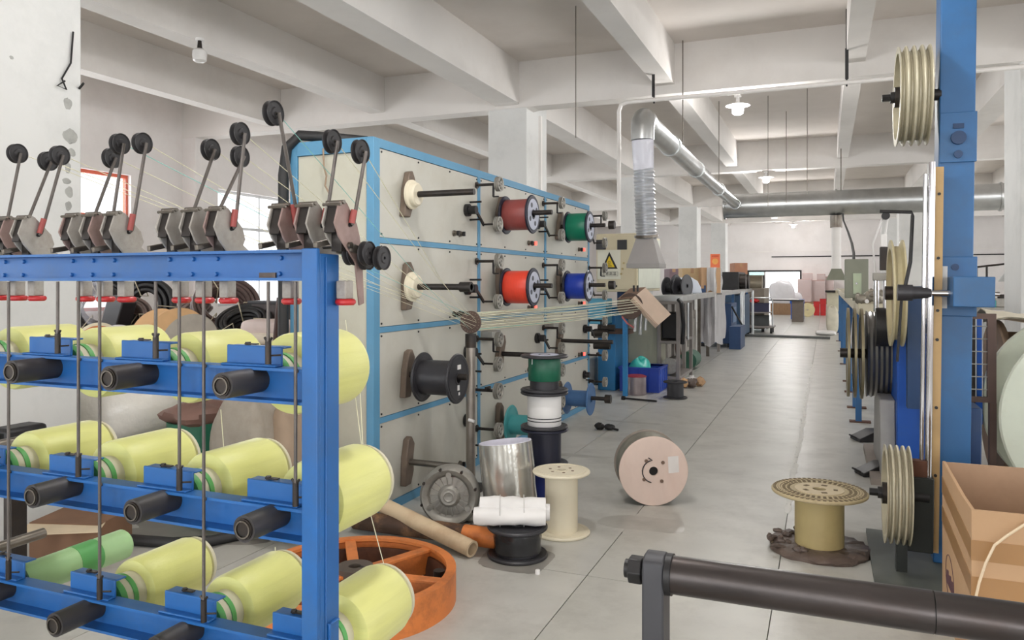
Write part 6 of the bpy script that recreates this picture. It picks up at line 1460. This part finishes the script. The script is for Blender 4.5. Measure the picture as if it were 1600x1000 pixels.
bxp('upper_unit', (-2.6, 20.6, 1.28), (-2.1, 22.4, 1.75), BLACKIRON, b2)
cyln('roller', (-2.2, 21.0, 1.5), (-1.95, 21.0, 1.5), 0.2, DARKSTEEL, b2, n=22)
cyln('roller', (-2.2, 21.9, 1.5), (-1.95, 21.9, 1.5), 0.2, DARKSTEEL, b2, n=22)
for y in (19.6, 20.1, 22.8): cyln('stand_pipe', (-1.93, y, 0), (-1.93, y, 1.25), 0.03, ALU, b2)
b3 = unit('grey_puller', 'grey and brown haul-off machine behind the trolley', 'machine', 24.0, 26.0, -2.6, -1.7, 1.3, mat('puller_grey', (126, 116, 104), 0.5, var=0.12))
cyln('drum', (-2.3, 24.6, 1.4), (-1.8, 24.6, 1.4), 0.3, mat('drum_brown', (120, 112, 96), 0.4, 0.4), b3, n=26)
cyln('drum', (-2.3, 25.4, 1.45), (-1.8, 25.4, 1.45), 0.26, BLACKIRON, b3, n=26)
# reels and cover on the line, boxes
for i, (u, v, R) in enumerate(((1046, 449, 0.17), (1060, 447, 0.19))):
    p = onT(u, v, 12.6)
    q = reel(['black reel on the line, left of the two before the white cover', 'black reel on the line, right of the two before the white cover'][i], (p.x-0.05, p.y, p.z), R, 0.08, 0.22, 0.02, BLACKPLASTIC, rot=(0, pi/2, -0.35))
    part('reel_stand', MB().bb((p.x-0.02, p.y-0.06, 1.29), (p.x+0.12, p.y+0.06, p.z-R)), STEEL, thing('reel_support', ['steel support under the left black reel of the line', 'steel support under the right black reel of the line'][i], 'support', (p.x, p.y, 1.26)))
p = onT(1079, 449, 13.2)
t = thing('machine_cover', 'curved pale blue-white machine cover above the rail trough', 'cover', (p.x, p.y, 1.30))
z_ = p.z
prof = [(-0.2, 1.30), (0.2, 1.30), (0.18, z_), (0.12, z_+0.11), (0.02, z_+0.17), (-0.2, z_+0.17)]
part('shell', MB().prism(prof, (p.x, p.y, 0), (CS, SN, 0), (0, 0, 1), V((-SN, CS, 0))*0.6), mat('cover_blue_white', (206, 212, 222), 0.4, var=0.03), t, bevel=0.01)
part('side_frame', MB().prism([(-0.235, 1.30), (-0.2, 1.30), (-0.2, z_+0.15), (-0.235, z_+0.15)], (p.x, p.y, 0), (CS, SN, 0), (0, 0, 1), V((-SN, CS, 0))*0.6), BLACKPLASTIC, t)
def carton(u0, v0, u1, v1, tt, m, lab, dep=0.5, zb=None):
    a, b = onT(u0, v0, tt), onT(u1, v1, tt); h_ = a.z-b.z; w_ = (V((b.x, b.y, 0))-V((a.x, a.y, 0))).length
    base = V((a.x, a.y, b.z)).lerp(V((b.x, b.y, b.z)), 0.5)+V((-SN, CS, 0))*dep/2
    t = thing('carton', lab, 'carton', base, rot=(0, 0, YAW))
    lpart('wall', MB().bb((-w_/2, -dep/2, 0), (w_/2, dep/2, h_)), m, t, bevel=0.004)
    lpart('tape', MB().bb((-w_/2-0.001, -0.03, h_), (w_/2+0.001, 0.03, h_+0.001)).bb((-0.03, -dep/2-0.001, h_*0.7), (0.03, -dep/2, h_)), TAPE, t)
    return t, base, w_
CARTS = []
c1 = carton(1066, 419, 1097, 446, 15.4, mat('carton_tan', (190, 164, 126), 0.8), 'tan carton behind the curved white cover on the line')
c2 = carton(1096, 418, 1126, 458, 15.2, CARD, 'large tan carton left of the clear cover on the line')
c3 = carton(1148, 411, 1168, 431, 22.0, mat('carton_redbrown', (166, 118, 92), 0.8), 'brown carton on top of the haul-off machine, far left of the aisle')
c4 = carton(1092, 446, 1103, 462, 14.6, DARKBLUE, 'small dark blue box beside the curved white cover')
c5 = carton(1046, 420, 1060, 437, 14.5, mat('carton_mauve', (124, 104, 110), 0.8), 'mauve carton behind the two black reels of the line')
for (c, base, w_), lab in ((c1, 'tan'), (c2, 'large tan'), (c5, 'mauve'), (c4, 'dark blue')):
    s = thing('rack_shelf', 'plain steel shelf under the %s carton of the line' % lab, 'shelf', (base.x, base.y, 0))
    part('shelf_board', MB().box((base.x, base.y, base.z-0.015), (w_+0.05, 0.5, 0.03), Matrix.Rotation(YAW, 3, 'Z')), STEEL, s)
    part('leg', MB().bb((base.x-0.03, base.y-0.03, 0), (base.x+0.03, base.y+0.03, base.z-0.03)), STEEL, s)
# orange poster on the far column, small slats on the far columns
p = onX(1117, 406, -5.0) if False else None
yq = COLY[5]+0.012 if len(COLY) > 5 else 36.9
a, b = onY(1110, 397, yq), onY(1125, 418, yq)
t = thing('orange_poster', 'orange poster on the far white column', 'poster', ((a.x+b.x)/2, yq-0.01, b.z))
part('paper', MB().bb((a.x, yq-0.012, b.z), (b.x, yq-0.004, a.z)), mat('poster_orange', (244, 128, 84), 0.6, var=0.03), t)
part('print', MB().lathe([(0, -0.001), (0.14, -0.001), (0.14, 0.001), (0, 0.001)], ((a.x+b.x)/2, yq-0.013, a.z*0.45+b.z*0.55), (0, 1, 0), 24), mat('poster_print', (250, 176, 96), 0.6), t)
part('print', MB().bb((a.x+0.06, yq-0.014, a.z-0.13), (b.x-0.06, yq-0.012, a.z-0.07)), mat('poster_print_dark', (216, 92, 60), 0.6), t)
# platform trolley
p = onZ(1190, 520, 0)
t = thing('platform_trolley', 'grey platform trolley with loaded boxes at the left side of the aisle', 'trolley', (p.x, p.y, 0))
x0, x1, y0, y1 = p.x-0.38, p.x+0.36, p.y-0.3, p.y+0.5
bxp('platform', (x0, y0, 0.16), (x1, y1, 0.21), GF, t)
for x in (x0+0.08, x1-0.08):
    for y in (y0+0.08, y1-0.08): cyln('wheel', (x-0.03, y, 0.08), (x+0.03, y, 0.08), 0.08, RUBBER, t)
part('handle', MB().tube([(x1-0.04, y0+0.05, 0.21), (x1-0.04, y0+0.05, 0.95), (x1-0.1, y0+0.05, 1.03), (x0+0.1, y0+0.05, 1.03), (x0+0.04, y0+0.05, 0.95), (x0+0.04, y0+0.05, 0.21)], 0.018, 8), ALU, t)
bxp('shelf', (x0+0.05, y0+0.06, 0.58), (x1-0.1, y1, 0.61), GF, t)
for i, (z, h_, m, lab) in enumerate(((0.21, 0.3, mat('box_dark_grey', (72, 74, 74), 0.6), 'dark grey box on the lower deck of the trolley'), (0.61, 0.26, mat('box_navy', (52, 52, 78), 0.6), 'navy box on the upper shelf of the trolley'))):
    q = thing('storage_box', lab, 'box', (p.x-0.05, p.y+0.1, z))
    lpart('wall', MB().bb((-0.25, -0.18, 0), (0.25, 0.2, h_)), m, q, bevel=0.01); lpart('rim', MB().bb((-0.26, -0.19, h_-0.03), (0.26, 0.21, h_)), m, q, bevel=0.005)
single('red_bundle', MB().blob((p.x-0.2, p.y+0.02, 0.93), (0.26, 0.22, 0.12), 77, 0.2, 14, 9), REDPLASTIC, 'red bundle lying on the navy box of the trolley', 'bundle')
# long pipe across the aisle
a, b = onZ(1150, 523, 0.04), onZ(1297, 528, 0.04)
single('floor_pipe', MB().cyl(a, b, 0.035, n=10), mat('pipe_grey', (96, 98, 96), 0.5), 'long dark pipe lying on the floor across the aisle', 'pipe')
p = onZ(1290, 524, 0.0)
single('white_rag', MB().blob((p.x, p.y, 0.07), (0.6, 0.3, 0.14), 81, 0.15, 16, 9), WHITE, 'white rag on the floor at the right end of the long pipe', 'rag')
# desk, stool, wrapped pallets, yellow reel, red bins at the far end
p = onZ(1228, 503, 0)
t = thing('work_desk', 'dark work desk with white sheets at the far end of the aisle', 'desk', (p.x, p.y, 0))
bxp('desktop', (p.x-0.75, p.y, 0.78), (p.x+0.62, p.y+0.9, 0.82), BLACKIRON, t)
bxp('drawer_unit', (p.x+0.2, p.y+0.05, 0), (p.x+0.6, p.y+0.85, 0.78), mat('desk_brown', (104, 94, 86), 0.6), t)
for x in (p.x-0.7,): 
    for y in (p.y+0.05, p.y+0.8): bxp('leg', (x, y, 0), (x+0.04, y+0.04, 0.78), BLACKIRON, t)
part('paper_sheet', MB().box((p.x+0.0, p.y+0.3, 0.84), (0.8, 0.5, 0.01), Matrix.Rotation(0.06, 3, 'X')), WHITE, t) if False else None
single('paper_sheet', MB().bb((p.x-0.5, p.y+0.08, 0.822), (p.x+0.45, p.y+0.6, 0.85)), WHITE, 'white sheets lying on the far work desk', 'paper')
p = onZ(1246, 499, 0)
t = thing('blue_stool', 'blue stool beside the far work desk', 'stool', (p.x, p.y, 0))
bxp('seat', (p.x-0.28, p.y, 0.62), (p.x+0.25, p.y+0.4, 0.80), BODYBLUE, t)
for x in (p.x-0.25, p.x+0.19):
    for y in (p.y+0.02, p.y+0.34): bxp('leg', (x, y, 0), (x+0.05, y+0.05, 0.62), BODYBLUE, t)
bxp('stretcher', (p.x-0.2, p.y+0.03, 0.25), (p.x+0.19, p.y+0.06, 0.3), BODYBLUE, t)
p = onT(1262, 480, 33)
reel('yellow-cream reel standing on edge at the far end of the aisle', (p.x, p.y+0.1, 0.29), 0.29, 0.12, 0.3, 0.03, mat('reel_yellow', (220, 206, 160), 0.5), rot=(pi/2, 0, 0), mbarrel=OLDIVORY)
for i, (u0, u1) in enumerate(((1271, 1281), (1281, 1291))):
    a, b = onT(u0, 471-4*i, 34), onT(u1, 488, 34)
    q = thing('red_bin', ['red bin beside the yellow-cream reel at the far end', 'taller red bin right of the first at the far end'][i], 'bin', ((a.x+b.x)/2, a.y, 0))
    part('bin_wall', MB().frustum(((a.x+b.x)/2, a.y+0.2, 0), (b.x-a.x-0.04, 0.4), ((a.x+b.x)/2, a.y+0.2, a.z), (b.x-a.x-0.01, 0.45)), REDPLASTIC, q)
    part('bin_rim', MB().bb((a.x, a.y-0.03, a.z-0.04), (b.x, a.y+0.43, a.z)), REDPLASTIC, q)
PINK = mat('pinkish_carton', (198, 164, 158), 0.8, var=0.06)
n_ = 0
for (u0, u1, v0, v1) in ((1246, 1268, 436, 470), (1268, 1289, 438, 470), (1253, 1270, 427, 437), (1276, 1290, 428, 438), (1289, 1303, 432, 466)):
    a, b = onT(u0, v0, 36), onT(u1, v1, 36); n_ += 1
    zb = b.z if v1 < 445 else 0.55
    q = thing('carton', ['pinkish wrapped carton, left of the pair at the far end', 'pinkish wrapped carton, right of the pair at the far end', 'small pinkish carton on top of the left far carton', 'small pinkish carton on top of the right far carton', 'pinkish carton far right behind the trough'][n_-1], 'carton', ((a.x+b.x)/2, a.y, zb))
    part('wall', MB().bb((a.x+0.01, a.y, zb), (b.x-0.01, a.y+0.8, a.z)), PINK, q, bevel=0.01)
    part('film', MB().bb((a.x+0.002, a.y-0.006, zb+0.02), (b.x-0.002, a.y-0.003, a.z-0.02)), film('carton_film', (236, 226, 224), 0.7, 0.1), q)
a, b = onT(1246, 470, 36), onT(1303, 488, 36)
q = thing('pallet', 'wooden pallet stack under the pinkish far cartons', 'pallet', ((a.x+b.x)/2, a.y, 0))
for i in range(4): part('deck_board', MB().bb((a.x, a.y+0.22*i, 0.46), (b.x, a.y+0.22*i+0.17, 0.55)), PALW, q)
for i in range(3): part('bearer', MB().bb((a.x+0.02+i*(b.x-a.x-0.14)/2, a.y, 0), (a.x+0.14+i*(b.x-a.x-0.14)/2, a.y+0.83, 0.46)), PALW, q)
for i, (u, v, sz) in enumerate(((1222, 458, (1.1, 0.8, 1.1)), (1243, 468, (0.6, 0.6, 0.6)))):
    p = onT(u, v, 35)
    q = thing('wrapped_load', ['white film-wrapped load before the far doorway', 'lower white wrapped load left of the pinkish cartons'][i], 'load', (p.x, p.y, 0))
    lpart('film', MB().blob((0, 0, p.z), sz, 83+i, 0.08, 22, 14, 0.7), mat('wrap_white', (226, 224, 228), 0.35, var=0.05), q)
    lpart('pallet_base', MB().bb((-sz[0]*0.45, -0.3, 0), (sz[0]*0.45, 0.3, max(0.1, p.z-sz[2]*0.42))), PALW, q)
# white pillar-like sack rack by the far right trough
p = onZ(1299, 522, 0)
t = thing('cream_hopper', 'cream hopper with hanging sack at the far end of the right trough', 'hopper', (p.x, p.y, 0))
bxp('hopper_body', (p.x-0.12, p.y, 0.65), (p.x+0.35, p.y+0.5, 1.25), mat('hopper_cream', (212, 206, 182), 0.5), t)
lpart('hanging_sack', MB().blob((0.02, -0.05, 0.4), (0.34, 0.3, 0.8), 88, 0.08, 18, 12, 0.7), mat('sack_cream', (216, 210, 192), 0.7), t)
cyln('bar', (p.x-0.16, p.y-0.03, 1.22), (p.x+0.1, p.y-0.03, 1.22), 0.03, BLACKIRON, t)
